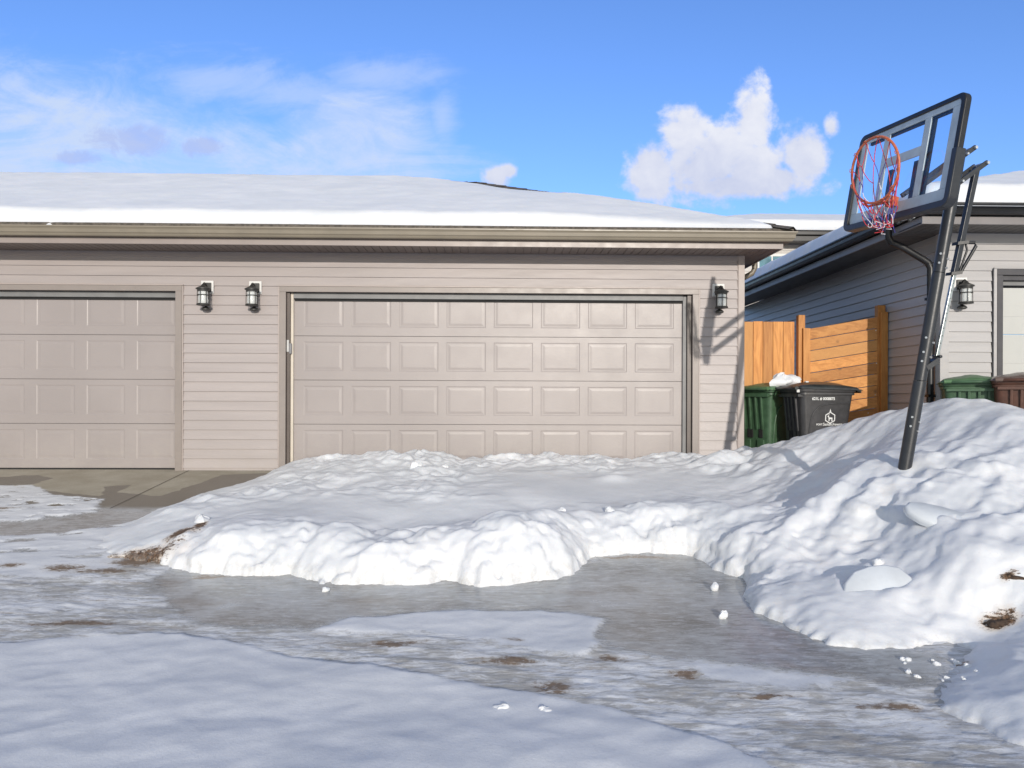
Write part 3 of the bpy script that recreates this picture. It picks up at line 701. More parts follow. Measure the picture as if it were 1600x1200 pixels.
# soffit with V grooves
def soffit(name, x0, x1, y0, y1, z, parent, mat, gap=.092, axis='x'):
    mb = MB(); a = x0
    while a < x1:
        b = min(a+gap-.007, x1)
        if axis == 'x': mb.box(a, b, y0, y1, z, z+.012); mb.box(b, min(b+.007, x1), y0, y1, z+.008, z+.013)
        else: mb.box(y0, y1, a, b, z, z+.012); mb.box(y0, y1, b, min(b+.007, x1), z+.008, z+.013)
        a += gap
    return mb.build(name, mat, parent)
soffit('soffit', XL-.3, 3.31, -.478, -.0235, ST+.0, main, M['soffit'])
soffit('soffit', -.02, 6.8, 3.024, 3.28, ST+.0, main, M['soffit'], axis='y')
mb = MB(); mb.box(XL-.3, 3.31, -.50, -.479, 2.592, 2.662); mb.box(3.285, 3.31, -.478, 6.9, 2.592, 2.662)
mb.each('fascia', M['fascia'], main, bevel=.003)
mb = MB(); mb.box(XL-.3, 3.27, -.478, -.03, 2.63, 2.74); mb.box(3.0, 3.27, -.03, 6.8, 2.63, 2.74); mb.each('eave_board', M['soffit'], main)
# K-style gutter round the corner
gp_ = [(-.5015, 2.762), (-.5015, 2.664), (-.575, 2.664), (-.583, 2.675), (-.588, 2.688), (-.600, 2.700), (-.606, 2.735), (-.616, 2.752), (-.622, 2.756), (-.622, 2.770), (-.606, 2.770), (-.606, 2.760)]
mb = MB(); mb.extr(gp_, XL-.3, 3.3115, 'x', m1=lambda a, b: -(a+.5015))
gp2 = [(3.3115-(a+.5015), b) for a, b in gp_]
mb.extr(gp2, -.5015, 6.9, 'y', m0=lambda a, b: -(a-3.3115))
mb.build('gutter', M['gutter'], main)
# downspout elbow on the side
mb = MB(); mb.tube([(3.36, .62, 2.66), (3.36, .62, 2.56), (3.33, .62, 2.50), (3.12, .62, 2.38), (3.07, .62, 2.31), (3.065, .62, 2.2), (3.065, .62, .2)], .034, 12)
mb.build('downspout', M['gutter'], main, smooth=50)
# hip roof
z0r, sl = 2.775, .405
def roof_mesh(parent, xe, ye, xfar, yback, z0, s, side, name='roof', thick=.035):
    """side=+1: hip end at x=xe on the right; -1: on the left. xfar is the other end."""
    half = (yback-ye)/2; rz_ = z0+s*half
    xr_ = xe-side*half
    mb = MB()
    P = [(xfar, ye, z0), (xe, ye, z0), (xr_, ye+half, rz_), (xfar, ye+half, rz_), (xe, yback, z0), (xfar, yback, z0)]
    lo = [(a, b, c-thick) for a, b, c in P]
    mb.add(P+lo, [(0, 1, 2, 3), (1, 4, 2), (4, 5, 3, 2), (6, 7, 1, 0), (7, 10, 4, 1), (10, 11, 5, 4), (6, 9, 11), (9, 8, 10, 11), (6, 7, 8, 9), (7, 8, 10), (0, 3, 9, 6), (3, 5, 11, 9)])
    return mb.build(name, M['shingle'], parent)
mb = None
rf = roof_mesh(main, 3.40, -.575, XL-.3, 6.8, z0r+.03, sl, 1)
def cap_row(parent, a, b, nn):
    a = V(a); b = V(b); mb = MB(); dv = (b-a)/nn; t = dv.normalized(); sd = V((t.y, -t.x, 0)).normalized()
    for i in range(nn):
        p = a+dv*i; q = a+dv*(i+1.25)
        up = V((0, 0, .012+.004*(i % 2)))
        mb.add([p+sd*.13-V((0,0,.045))+up, p+up, p-sd*.13-V((0,0,.045))+up, q+sd*.13-V((0,0,.045))+up*.4, q+up*.4, q-sd*.13-V((0,0,.045))+up*.4], [(0, 1, 4, 3), (1, 2, 5, 4), (0, 3, 5, 2)])
    return mb.build('ridge_cap', M['shingle'], parent, fix=False)
half = (6.8+.575)/2
cap_row(main, (3.40, -.575, z0r+.045), (3.40-half, -.575+half, z0r+.075+sl*half), 24)
cap_row(main, (3.40-half, -.575+half, z0r+.075+sl*half), (3.40-half-1.2, -.575+half, z0r+.06+sl*half), 8)
def roof_snow(name, label, xlo, xhi, ylo, yhi, R, D, T0, step, seed, bare=None, taper=None):
    ax_ = np.arange(xlo, xhi, step); ay_ = np.arange(ylo, yhi, step)
    X, Y = np.meshgrid(ax_, ay_)
    r = R(X, Y); d = D(X, Y)+.018*fbm(X*4+seed, Y*4, 4)+.03*fbm(X*.9+seed, Y*.9, 2)+.016*fbm(X*9, Y*2+seed, 3)
    tt = np.clip(d/.15, 0, 1); T = (T0*(1 if taper is None else taper(X, Y))+.02*fbm(X*.8+seed, Y*.8, 3))*np.sqrt(np.maximum(1-(1-tt)**2, 0))
    T = T+np.clip(d/.1, 0, 1)*(.010*fbm(X*3.5, Y*3.5+seed, 4)+.006*fbm(X*11, Y*11, 3))
    if bare is not None:
        bz, e = bare(X, Y); T = T*(1-.80*bz*np.exp(-(e/.95)**2)); T = np.where(bz*np.exp(-(e/.13)**6) > .5, -.04, T)
    Zz = np.where(d > 0, r+T, r-.03)
    o = grid_obj(name, X, Y, Zz, M['roofsnow'])
    return tag(o, label, 'snow', kind='stuff')
Rm = lambda x, y: z0r+.032+sl*np.minimum(np.minimum(y+.575, 6.8-y), 3.40-x)
Dm = lambda x, y: np.minimum(np.minimum(y+.530, 6.7-y), (3.20-x)*.5)
def bare_m(x, y):
    e = np.minimum(np.abs((y+.575)-(3.40-x)), np.where(x < -.2, np.abs(y-3.11), 9.))
    return np.exp(-((x-.15)/1.0)**2)*1.0, e
roof_snow('roof_snow', 'deep smooth snow blanket lying on the long garage roof', -15.2, 3.35, -.6, 6.8, Rm, Dm, .140, .045, 3, bare_m, lambda x, y: .25+.75*sst(0, 3.2, 3.4-x))

# ------------------------------------------------------------------ wall lanterns
def make_lantern(label, loc, side=-1, group='black wall lanterns beside the garage doors'):
    """built at the wall face, looking along -y"""
    t = empty('wall_lantern', loc, label, 'wall lamp', 0, group)
    L = dict(world=False)
    mb = MB(); mb.box(-.074, .074, -.024, -.0, -.05, .105); mb.build('mounting_block', M['white'], t, bevel=.006, **L)
    mb = MB(); mb.box(-.046, .052, -.040, -.0245, -.035, .078); mb.build('back_plate', M['lampmetal'], t, bevel=.006, **L)
    yc = -.145
    mb = MB(); mb.tube([(0, -.035, .02), (0, -.075, .055), (0, -.115, .062), (0, yc, .045), (0, yc, .025)], [.013, .011, .010, .010, .012], 10); mb.build('arm', M['lampmetal'], t, smooth=60, **L)
    mb = MB(); mb.lathe([(.012, .045), (.02, .038), (.03, .022), (.062, .006), (.084, -.006), (.084, -.016), (.070, -.018), (.066, -.040), (.058, -.040)], (0, yc, 0), 28); mb.build('cap', M['lampmetal'], t, smooth=40, **L)
    mb = MB()
    for k in range(6):
        a = 2*PI*k/6+.35; mb.tube([(.064*math.cos(a), yc+.064*math.sin(a), -.035), (.066*math.cos(a), yc+.066*math.sin(a), -.195)], .0045, 6)
    for zz, rr in ((-.085, .066), (-.190, .070)):
        mb.tube([(rr*math.cos(2*PI*k/24), yc+rr*math.sin(2*PI*k/24), zz) for k in range(24)], .005, 6, closed=True)
    mb.lathe([(.068, -.192), (.076, -.198), (.074, -.206), (.02, -.210)], (0, yc, 0), 28)
    mb.build('cage', M['lampmetal'], t, smooth=50, **L)
    mb = MB(); mb.lathe([(.050, -.040), (.054, -.05), (.054, -.175), (.050, -.190)], (0, yc, 0), 24); mb.build('glass', M['lampglass'], t, smooth=50, **L)
    mb = MB()
    mb.tube([(0, -.032, -.02), (0, -.040, -.08), (.006, -.046, -.13), (.004, -.052, -.17), (0, -.055, -.215)], [.016, .012, .011, .013, .018], 10)
    mb.lathe([(.024, -.212), (.040, -.222), (.050, -.236), (.050, -.246), (.034, -.256), (.01, -.258)], (0, -.062, 0), 24)
    mb.tube([(.02, -.04, -.095), (.030, -.045, -.105), (.022, -.045, -.118)], .007, 8)
    mb.build('lower_bracket', M['lampmetal'], t, smooth=50, **L)
    return t
def copy_tree(o, parent=None):
    c = o.copy(); COL.objects.link(c)
    if parent: c.parent = parent
    for ch in o.children: copy_tree(ch, c)
    return c
l0 = make_lantern('black wall lantern, left one of the pair between the two taupe doors', (-3.408, -.014, 2.150))
for lb, loc in (('black wall lantern, right one of the pair between the two taupe doors', (-2.842, -.014, 2.148)),
                ('black wall lantern crossed by shadow near the right corner of the taupe garage', (2.700, -.014, 2.155)),
                ('black wall lantern on the neighbouring garage behind the hoop pole', (5.215, -.734, 2.135))):
    c = copy_tree(l0); c.location = loc; c['label'] = lb
    if loc[0] > 5: c.rotation_euler = (0, 0, -.10)
# door sensor on the jamb
t = empty('door_sensor', (-2.463, .03, 1.47), 'small white and grey sensor box on the left jamb of the wide door', 'sensor')
mb = MB(); mb.box(-.019, .008, -.022, .02, -.055, .09); mb.build('cover', M['sensor_white'], t, world=False, bevel=.006)
mb = MB(); mb.box(.009, .036, -.012, .024, -.075, .05); mb.build('bracket', M['sensor_grey'], t, world=False, bevel=.004)

# ------------------------------------------------------------------ neighbouring garage
nb = empty('neighbour_garage', (5.016, -.72, 0), 'pale grey garage with black gutters and a white door at the right edge', 'garage')
NY = -.72; NX = 5.016; NS = 2.735
mb = MB()
siding_run(mb, NX+.07, 5.585, -.05, NS, NY, top=2.55)
siding_run(mb, 5.585, 12.5, 2.345, NS, NY, top=2.55)
mb.build('siding', M['siding_n'], nb, fix=False)
mb = MB(); siding_run(mb, NY+.07, 6.2, -.05, NS, NX, top=2.55, axis='y'); mb.build('side_wall', M['siding_n'], nb, fix=False)
mb = MB(); mb.box(NX-.022, NX+.078, NY-.022, NY-.0005, -.05, NS); mb.box(NX-.022, NX-.0005, NY, NY+.078, -.05, NS); mb.build('corner_trim', M['siding_n'], nb, bevel=.003)
mb = MB(); mb.box(NX+.079, 12.5, NY-.026, NY-.014, 2.62, NS); mb.build('frieze_board', M['siding_n'], nb)
mb = MB(); mb.box(5.60, 5.635, NY-.03, NY, -.05, 2.34); mb.box(5.60, 12, NY-.035, NY, 2.341, 2.355); mb.each('casing_channel', M['siding_n'], nb, bevel=.003)
mb = MB(); mb.box(5.636, 5.70, NY-.035, NY, -.05, 2.27); mb.box(5.636, 12, NY-.035, NY, 2.271, 2.340); mb.each('door_casing', M['darkgrey'], nb, bevel=.003)
mb = MB(); mb.box(5.67, 5.70, NY+.001, NY+.14, -.05, 2.27); mb.box(5.70, 12, NY+.001, NY+.14, 2.22, 2.27); mb.each('jamb', M['darkgrey'], nb)
mb = MB(); mb.box(5.701, 11.9, NY+.06, NY+.10, 2.17, 2.219); mb.build('head_stop', M['stop_shade'], nb)
dn = empty_child('garage_door', nb)
for k in range(4):
    mb = MB(); a = .02+k*.533
    mb.box(5.702, 11.9, NY+.1, NY+.14, a, a+.526)
    mb.box(5.702, 11.9, NY+.097, NY+.1, a+.20, a+.33)
    mb.build('section', M['door_n'], dn, bevel=.004)
# eaves
FX = 4.516; FY = NY-.5
soffit('soffit', FX, 12.8, FY+.022, NY-.024, NS, nb, M['soffit_n'])
soffit('soffit', NY-.02, 6.4, FX+.022, NX-.024, NS, nb, M['soffit_n'], axis='y')
mb = MB(); mb.box(FX, 12.8, FY, FY+.021, NS-.008, NS+.075); mb.box(FX, FX+.021, FY+.022, 6.4, NS-.008, NS+.075); mb.each('fascia', M['fascia_n'], nb, bevel=.003)
mb = MB(); mb.box(FX+.022, 12.8, FY+.022, NY, NS+.03, NS+.17); mb.box(FX+.022, NX, NY, 6.4, NS+.03, NS+.17); mb.each('eave_board', M['blackmetal'], nb)
dz = NS+.085-2.664
gpn = [(a+.5015+FY-.001, b+dz) for a, b in gp_]
mb = MB(); mb.extr(gpn, FX, 12.8, 'x', m0=lambda a, b: (a-FY))
gp2 = [(FX+(a-FY), b) for a, b in gpn]
mb.extr(gp2, FY, 6.4, 'y', m0=lambda a, b: (a-FX)*1.0)
mb.build('gutter', M['blackmetal'], nb)
zn = NS+.185; sn_ = .345
roof_mesh(nb, FX-.07, FY-.07, 13.0, 6.2, zn+.02, sn_, -1)
half_n = (6.2-(FY-.07))/2
Rn = lambda x, y: zn+.022+sn_*np.minimum(np.minimum(y-(FY-.07), 6.2-y), x-(FX-.07))
Dn = lambda x, y: np.minimum(np.minimum(y-(FY-.02), 6.1-y), x-(FX+.02))
roof_snow('roof_snow', 'rounded snow cover on the roof of the right-hand neighbouring garage', 4.4, 12.9, -1.4, 6.3, Rn, Dn, .19, .045, 9)
# downspout
mb = MB(); X_ = NX-.065; yy = NY+.10
mb.tube([(FX-.05, yy, NS+.09), (FX-.05, yy, NS-.02), (FX-.02, yy, NS-.08), (FX+.10, yy, NS-.13), (X_-.10, yy, 2.47), (X_-.03, yy, 2.43), (X_, yy, 2.36), (X_, yy, 2.2), (X_, yy, .3)], .038, 14)
mb.build('downspout', M['blackmetal'], nb, smooth=50)
mb = MB()
for k in range(6):
    mb.tube([(FX-.05+.008*k, yy, NS-.03-.014*k), (FX-.048+.008*k, yy, NS-.036-.014*k)], .042, 14)
    mb.tube([(X_-.10+.018*k, yy, 2.475-.014*k), (X_-.096+.018*k, yy, 2.470-.014*k)], .042, 14)
for z in (2.0, .9): mb.box(X_-.045, X_+.045, yy-.042, yy+.042, z, z+.03)
mb.each('elbow_rib', M['blackmetal'], nb, smooth=50)

# ------------------------------------------------------------------ fence
fn = empty('wooden_gate', (3.5, .80, 0), 'upright orange-stained board gate beside the corner of the taupe garage', 'gate')
mb = MB(); xx = 3.045
rn = random.Random(3)
for wdt in (.10, .132, .132, .130, .134, .135, .152):
    b = xx+wdt-.005
    mb.box(xx, b, .80+rn.uniform(-.002, .002), .818, .06, 1.895+rn.uniform(-.004, .004)); xx += wdt
mb.build('board_panel', M['wood_v'], fn, bevel=.003)
mb = MB(); mb.box(3.05, 3.95, .822, .86, .35, .44); mb.box(3.05, 3.95, .822, .86, 1.55, 1.64); mb.each('rail', M['wood_h'], fn)
ff = empty('wooden_fence', (4.5, .6, 0), 'orange-stained fence panel of sloping horizontal boards between two posts', 'fence')
A0 = V((4.075, .70, 0)); A1 = V((4.90, .45, 0)); dv = A1-A0; nv_ = V((dv.y, -dv.x, 0)).normalized()
rise = .142
mb = MB()
for k in range(13):
    zl = 1.786-k*.1455; zr = zl+rise
    lo = V((0, 0, .138))
    a = A0+V((0, 0, zl)); b = A1+V((0, 0, zr))
    t_ = nv_*.019
    mb.add([a-lo, b-lo, b, a, a-lo-t_, b-lo-t_, b-t_, a-t_], [(0, 1, 2, 3), (7, 6, 5, 4), (0, 4, 5, 1), (1, 5, 6, 2), (2, 6, 7, 3), (3, 7, 4, 0)])
mb.build('board_panel', M['wood_h'], ff, bevel=.003)
mb = MB(); mb.box(3.975, 4.062, .715, .80, 0, 1.975); mb.build('post', M['wood_v'], ff, bevel=.004)
mb = MB(); mb.box(4.022, 4.115, .675, .712, 0, 1.80); mb.build('post_trim', M['wood_v'], ff, bevel=.003)
mb = MB(); mb.box(4.885, 4.985, .44, .53, 0, 2.075); mb.build('post', M['wood_v'], ff, bevel=.004)
mb = MB(); mb.box(4.905, 4.992, .395, .437, 0, 1.985); mb.build('post_trim', M['wood_v'], ff, bevel=.003)
mb = MB()
for z, f in ((1.72, .96), (1.3, .97), (.9, .955), (.62, .90), (.68, .86)):
    p = A0+dv*f+nv_*.001+V((0, 0, z+.14*f-.1)); mb.tube([p, p+nv_*.004], .006, 8)
mb.each('screw', M['bolt'], ff)

# ------------------------------------------------------------------ wheeled carts
def rrect(hx, hy, r, n=5):
    pts = []
    for cx, cy, a0 in ((hx-r, hy-r, 0), (-hx+r, hy-r, 90), (-hx+r, -hy+r, 180), (hx-r, -hy+r, 270)):
        for k in range(n+1):
            a = math.radians(a0+90*k/n); pts.append((cx+r*math.cos(a), cy+r*math.sin(a)))
    return pts
def loft(mb, levels, cap0=True, cap1=True):
    """levels: (z, cx, hx, hy, r)"""
    n_ = None; vs = []
    for z, cx, hx, hy, r in levels:
        p = rrect(hx, hy, r); n_ = len(p); vs += [(cx+x, y, z) for x, y in p]
    fs = [(j*n_+i, j*n_+(i+1) % n_, (j+1)*n_+(i+1) % n_, (j+1)*n_+i) for j in range(len(levels)-1) for i in range(n_)]
    if cap0: fs.append(tuple(range(n_))[::-1])
    if cap1: fs.append(tuple((len(levels)-1)*n_+i for i in range(n_)))
    mb.add(vs, fs); return mb
def make_cart(label, loc, rz, mbody, mlid, lidtilt=0.):
    """local +x = front (lid lip), -x = back with wheels, long side along x"""
    t = empty('wheeled_cart', loc, label, 'wheelie bin', rz)
    L = dict(world=False)
    mb = MB()
    loft(mb, [(.03, -.02, .235, .205, .05), (.10, -.02, .245, .215, .055), (.50, .0, .285, .240, .06), (.90, .012, .325, .268, .06), (.925, .014, .330, .272, .06)])
    o = mb.build('body', mbody, t, smooth=35, **L)
    mb = MB()   # rolled rim
    loft(mb, [(.905, .014, .338, .280, .065), (.915, .014, .350, .292, .07), (.952, .016, .355, .297, .07), (.960, .016, .350, .292, .07)])
    loft(mb, [(.875, .014, .334, .276, .06), (.880, .014, .340, .282, .065), (.904, .014, .340, .282, .065)])
    mb.build('rim_band', mbody, t, smooth=35, **L)
    mb = MB()   # moulded arch on the long sides, ribs and wheel recess at the back
    for s in (-1, 1):
        pts = []
        for k in range(15):
            a = PI*(1-k/14.)/2
            xx = -.10-.12*math.sin(a)*1.0+.0; zz = .60+.18*math.cos(a)
            pts.append((xx, zz))
        path = [(-.215+.02*(1-z/.6), z) for z in (.12, .3, .45)] + [(x, z) for x, z in pts] + [(.05, .782), (.22, .786)]
        path = [(-.20, .12), (-.205, .35), (-.20, .52), (-.185, .61), (-.155, .68), (-.10, .735), (-.02, .765), (.08, .778), (.20, .782), (.285, .782)]
        P3 = []
        for x, z in path:
            hy = np.interp(z, [.03, .10, .50, .90], [.205, .215, .240, .268]); P3.append((x, s*(hy+.001), z))
        mb.tube(P3, .010, 8)
    for y in (-.13, -.045, .045, .13):
        mb.obox((-.303, y, .66), (.014, 0, .004), (0, .012, 0), (-.021, 0, .21))
    mb.obox((-.300, 0, .870), (.05, 0, 0), (0, .25, 0), (0, 0, .016))
    for y in (-.10, .10): mb.obox((-.262, y, .22), (.03, 0, 0), (0, .05, 0), (0, 0, .10))
    mb.build('moulding', mbody, t, smooth=40, bevel=.003, **L)
    mb = MB()
    mb.obox((-.281, .055, .40), (.010, 0, 0), (0, .040, 0), (0, 0, .055)); mb.obox((-.281, -.10, .40), (.009, 0, 0), (0, .028, 0), (0, 0, .055))
    mb.each('axle_slot_shade', M['rubber'], t, bevel=.004, **L)  # dark blocks stand in for the shade inside the open slots
    mb = MB(); mb.tube([(-.36, -.22, .945), (-.385, -.20, .95), (-.39, 0, .952), (-.385, .20, .95), (-.36, .22, .945)], .015, 10); mb.build('handle', mbody, t, smooth=60, **L)
    for s in (-1, 1):
        mb = MB(); c = V((-.27, s*.235, .13))
        pr = [(.03, -.026), (.085, -.024), (.115, -.018), (.125, -.006), (.125, .006), (.115, .018), (.085, .024), (.03, .026)]
        vs = []; sg = 24
        for r, w_ in pr: vs += [c+V((r*math.cos(2*PI*k/sg), w_, r*math.sin(2*PI*k/sg))) for k in range(sg)]
        fs = [(i*sg+k, i*sg+(k+1) % sg, (i+1)*sg+(k+1) % sg, (i+1)*sg+k) for i in range(len(pr)-1) for k in range(sg)]+[tuple(range(sg)), tuple((len(pr)-1)*sg+k for k in range(sg))]
        mb.add(vs, fs); mb.build('wheel', M['rubber'], t, smooth=40, **L)
    # lid
    mb = MB(); nx_, ny_ = 18, 12; vs = []; fs = []
    for j in range(ny_+1):
        for i in range(nx_+1):
            u = -1+2*i/nx_; v = -1+2*j/ny_
            x = .03+u*.385; y = v*.310
            e = max(abs(u), abs(v))
            z = .972+.045*(1-abs(u)**3)*(1-abs(v)**3)+.016*(1-min(1, abs(v)/.35)**2)*(1-abs(u)**6)+.006*math.sin(u*3+1)*math.cos(v*2)
            if e > .97: z = .945
            z += lidtilt*x
            vs.append((x, y, z))
    for j in range(ny_):
        for i in range(nx_):
            a = j*(nx_+1)+i; fs.append((a, a+1, a+nx_+2, a+nx_+1))
    mb.add(vs, fs)
    # front lip
    mb.box(.405, .455, -.20, .20, .935+lidtilt*.43, .955+lidtilt*.43); mb.box(.452, .462, -.20, .20, .915+lidtilt*.45, .957+lidtilt*.45)
    o = mb.build('lid', mlid, t, smooth=50, fix=False, **L)
    md = o.modifiers.new('solid', 'SOLIDIFY'); md.thickness = .006; md.offset = -1
    mb = MB()   # hinge knuckles
    for y in (-.235, .235): mb.tube([(-.375, y-.035, .955), (-.375, y+.035, .955)], .022, 10)
    mb.each('hinge', mlid, t, smooth=60, **L)
    return t
cb = make_cart('dark grey wheeled cart with white lettering in front of the fence', (3.86, -.10, .045), math.radians(5), M['cart_black'], M['cart_lid'], -.03)
cg = make_cart('green wheeled cart half behind the dark grey one, beside the garage corner', (3.50, .50, .045), math.radians(34), M['cart_green'], M['cart_greenlid'], .0)
make_cart('green wheeled cart behind the snow mound by the neighbouring garage', (5.05, -1.22, .10), math.radians(62), M['cart_green'], M['cart_greenlid'])
make_cart('brown wheeled cart behind the snow mound at the right edge', (5.36, -1.56, .115), math.radians(62), M['cart_brown'], M['cart_brownlid'])
# lettering on the dark grey cart (its long side faces -y)
def text_mesh(txt, size, font_shear=0, bold=0):
    cu = bpy.data.curves.new('t', 'FONT'); cu.body = txt; cu.size = size; cu.align_x = 'CENTER'; cu.extrude = 0; cu.offset = bold; cu.shear = font_shear
    ob = bpy.data.objects.new('t', cu); COL.objects.link(ob)
    dg = bpy.context.evaluated_depsgraph_get(); dg.update()
    me = bpy.data.meshes.new_from_object(ob.evaluated_get(dg))
    COL.objects.unlink(ob); bpy.data.objects.remove(ob)
    return [tuple(v.co) for v in me.vertices], [tuple(p.vertices) for p in me.polygons]
def side_y(z): return -(np.interp(z, [.03, .10, .50, .90], [.205, .215, .240, .268])+.0025)
def put_flat(mb, vs, fs, cx, cz, sx=1, th=.002):
    mb.add([(cx+x*sx, float(side_y(cz+y))-.001, cz+y) for x, y in [(v[0], v[1]) for v in vs]], fs)
mb = MB()
vs, fs = text_mesh('621L # 0008875', .046, 0, .0012); put_flat(mb, vs, fs, -.045, .818, .92)
mb.build('serial_number', M['print'], cb, world=False, fix=False)
mb = MB()
vs, fs = text_mesh('FORT', .030, 0, .0008); put_flat(mb, vs, fs, -.085, .522)
vs, fs = text_mesh('Saskatchewan', .045, .15, .0006); put_flat(mb, vs, fs, .075, .520, .95)
mb.build('town_name', M['print'], cb, world=False, fix=False)
mb = MB()  # hexagon badge with a deer
def hexring(cx, cz, r0, r1, n_=6, rot=PI/2, st=1.):
    vs = [(cx+r*math.cos(rot+2*PI*k/n_)*st, cz+r*math.sin(rot+2*PI*k/n_)) for r in (r0, r1) for k in range(n_)]
    return [(x, float(side_y(z))-.001, z) for x, z in vs], [(k, (k+1) % n_, n_+(k+1) % n_, n_+k) for k in range(n_)]
a, b = hexring(.045, .610, .058, .070); mb.add(a, b)
def flat_poly(pts, cx, cz):
    mb.add([(cx+x, float(side_y(cz+z))-.001, cz+z) for x, z in pts], [tuple(range(len(pts)))])
flat_poly([(-.012, .063), (.012, .063), (.0, .105)], .045, .610)
flat_poly([(-.012, -.066), (.012, -.066), (.0, -.085)], .045, .610)
flat_poly([(-.022, .006), (.028, .002), (.028, -.014), (-.018, -.016)], .045, .610)
flat_poly([(-.022, -.004), (-.010, .004), (-.018, .026), (-.034, .022), (-.034, .016), (-.024, .012)], .045, .610)
for x in (-.018, -.008, .018, .026): flat_poly([(x-.003, -.012), (x+.003, -.012), (x+.004, -.040), (x-.002, -.040)], .045, .610)
flat_poly([(-.020, .024), (-.017, .024), (-.006, .044), (-.010, .044)], .045, .610); flat_poly([(-.024, .024), (-.021, .024), (-.024, .042), (-.028, .042)], .045, .610)
a, b = hexring(.045, .450, .028, .038, 20); mb.add(a, b)
for k in range(3):
    q = 2*PI*k/3+.5
    flat_poly([(.020*math.cos(q)-.006*math.sin(q), .020*math.sin(q)+.006*math.cos(q)), (.020*math.cos(q)+.006*math.sin(q), .020*math.sin(q)-.006*math.cos(q)), (.012*math.cos(q+1.6), .012*math.sin(q+1.6))],   .045, .450)
mb.build('emblem', M['print'], cb, world=False, fix=False)
mb = MB(); mb.obox((-.348, -.250, .925), (.018, 0, 0), (0, .006, 0), (0, 0, .02)); mb.obox((-.22, -.20, 1.03), (.02, 0, 0), (0, .02, 0), (0, 0, .008))
mb.each('reflector', M['white'], cb, world=False, bevel=.005)
# snow lump on the lids
lump_obj('snow_lump', 3.60, .22, 1.095, .17, M['roofsnow'], 'lump of snow lying on the lids of the two carts', 'snow', 21, (.85, .6, .5), None, .5)

# ------------------------------------------------------------------ basketball hoop
n_ = V((-.977, -.16, .143)).normalized()          # from the board towards the rim
u_ = V((.151, -.036, .988)); u_ = (u_-n_*u_.dot(n_)).normalized()
r_ = u_.cross(n_).normalized()                    # points towards the camera side
if r_.y > 0: r_ = -r_
Cb = V((3.039, -3.556, 2.597)); W_, H_ = 1.155, .775
Pt = V((3.514, -3.503, 2.733)); ud = V((.151, -.036, .988)).normalized()
def onp(s): return Pt-ud*s
hp = empty('basketball_hoop', tuple(onp(2.72)), 'leaning basketball hoop with clear board and orange rim planted in the snow mound', 'basketball hoop')
mb = MB()
mb.tube([onp(2.72), onp(1.75)], .048, 24); mb.tube([onp(1.745), onp(.92)], .0455, 24); mb.tube([onp(.915), onp(.02)], .043, 24); mb.lathe([(.001, 0)]*2, onp(0), 3) if False else None
mb.tube([onp(.018), onp(.0)], [.046, .040], 24)
mb.build('pole', M['pole'], hp, smooth=45)
side = V((-ud.z, 0, ud.x)).normalized()
mb = MB()
for s in (2.10, 2.03, 1.60, 1.53, 1.42, .85, .78):
    sg = -1 if (int(s*100) % 2) else 1
    for q in (V((-.62, -.78, 0)), V((.62, -.78, 0))):
        if s in (1.60,) and q.x > 0: continue
        p = onp(s+(.03 if q.x > 0 else 0)); q = (q-ud*q.dot(ud)).normalized()
        mb.tube([p+q*.043, p+q*.056], .0085, 8)
mb.each('bolt', M['bolt'], hp)
def Bp(s, t, w_=0): return Cb+r_*s+u_*t+n_*w_
# frame: rounded rectangle tube loop
def board_loop(hx, hy, rad, w_, wid):
    out = []
    for (sx, sy, a0) in ((1, 1, 0), (-1, 1, 90), (-1, -1, 180), (1, -1, 270)):
        for k in range(7):
            a = math.radians(a0+90*k/6); out.append((sx*(hx-rad)+rad*math.cos(a), sy*(hy-rad)+rad*math.sin(a)))
    return out
mb = MB()
lo_ = board_loop(W_/2, H_/2, .06, 0, 0); li = board_loop(W_/2-.038, H_/2-.038, .04, 0, 0); m_ = len(lo_)
vs = [Bp(x, y, .012) for x, y in lo_]+[Bp(x, y, .016) for x, y in li]+[Bp(x, y, -.035) for x, y in lo_]+[Bp(x, y, -.035) for x, y in li]
fs = []
for i in range(m_):
    j = (i+1) % m_
    fs += [(i, j, m_+j, m_+i), (2*m_+i, 3*m_+i, 3*m_+j, 2*m_+j), (i, 2*m_+i, 2*m_+j, j), (m_+i, m_+j, 3*m_+j, 3*m_+i)]
mb.add(vs, fs); mb.build('board_frame', M['blackframe'], hp, smooth=40, bevel=.006)
# protective padding round the lower edge
mb = MB()
lo2 = board_loop(W_/2+.016, H_/2+.012, .07, 0, 0)
lowp = [(x, y) for x, y in lo2 if y < -.02]
lowp = sorted([p for p in lowp if p[0] < 0], key=lambda p: -p[1])+sorted([p for p in lowp if p[0] >= 0], key=lambda p: (p[1] if 0 else p[0], p[1]))
left = [p for p in lo2 if p[0] < 0 and p[1] < 0]; right = [p for p in lo2 if p[0] > 0 and p[1] < 0]
path = [(-W_/2-.016, -.0)]+left+right+[(W_/2+.016, 0)]
vs = []; fs = []
for i, (x, y) in enumerate(path):
    k = .052; dx = x-np.clip(x, -(W_/2-.06), W_/2-.06); dy = y-np.clip(y, -(H_/2-.06), 0)
    l_ = math.hypot(dx, dy) or 1; ix, iy = x-dx/l_*k, y-dy/l_*k
    vs += [Bp(x, y, .026), Bp(x, y, -.045), Bp(ix, iy, -.045), Bp(ix, iy, .026)]
for i in range(len(path)-1):
    for e in range(4): fs.append((i*4+e, i*4+(e+1) % 4, (i+1)*4+(e+1) % 4, (i+1)*4+e))
fs += [(0, 1, 2, 3), tuple((len(path)-1)*4+e for e in (3, 2, 1, 0))]
mb.add(vs, fs); mb.build('edge_padding', M['pole'], hp, smooth=50, bevel=.006)
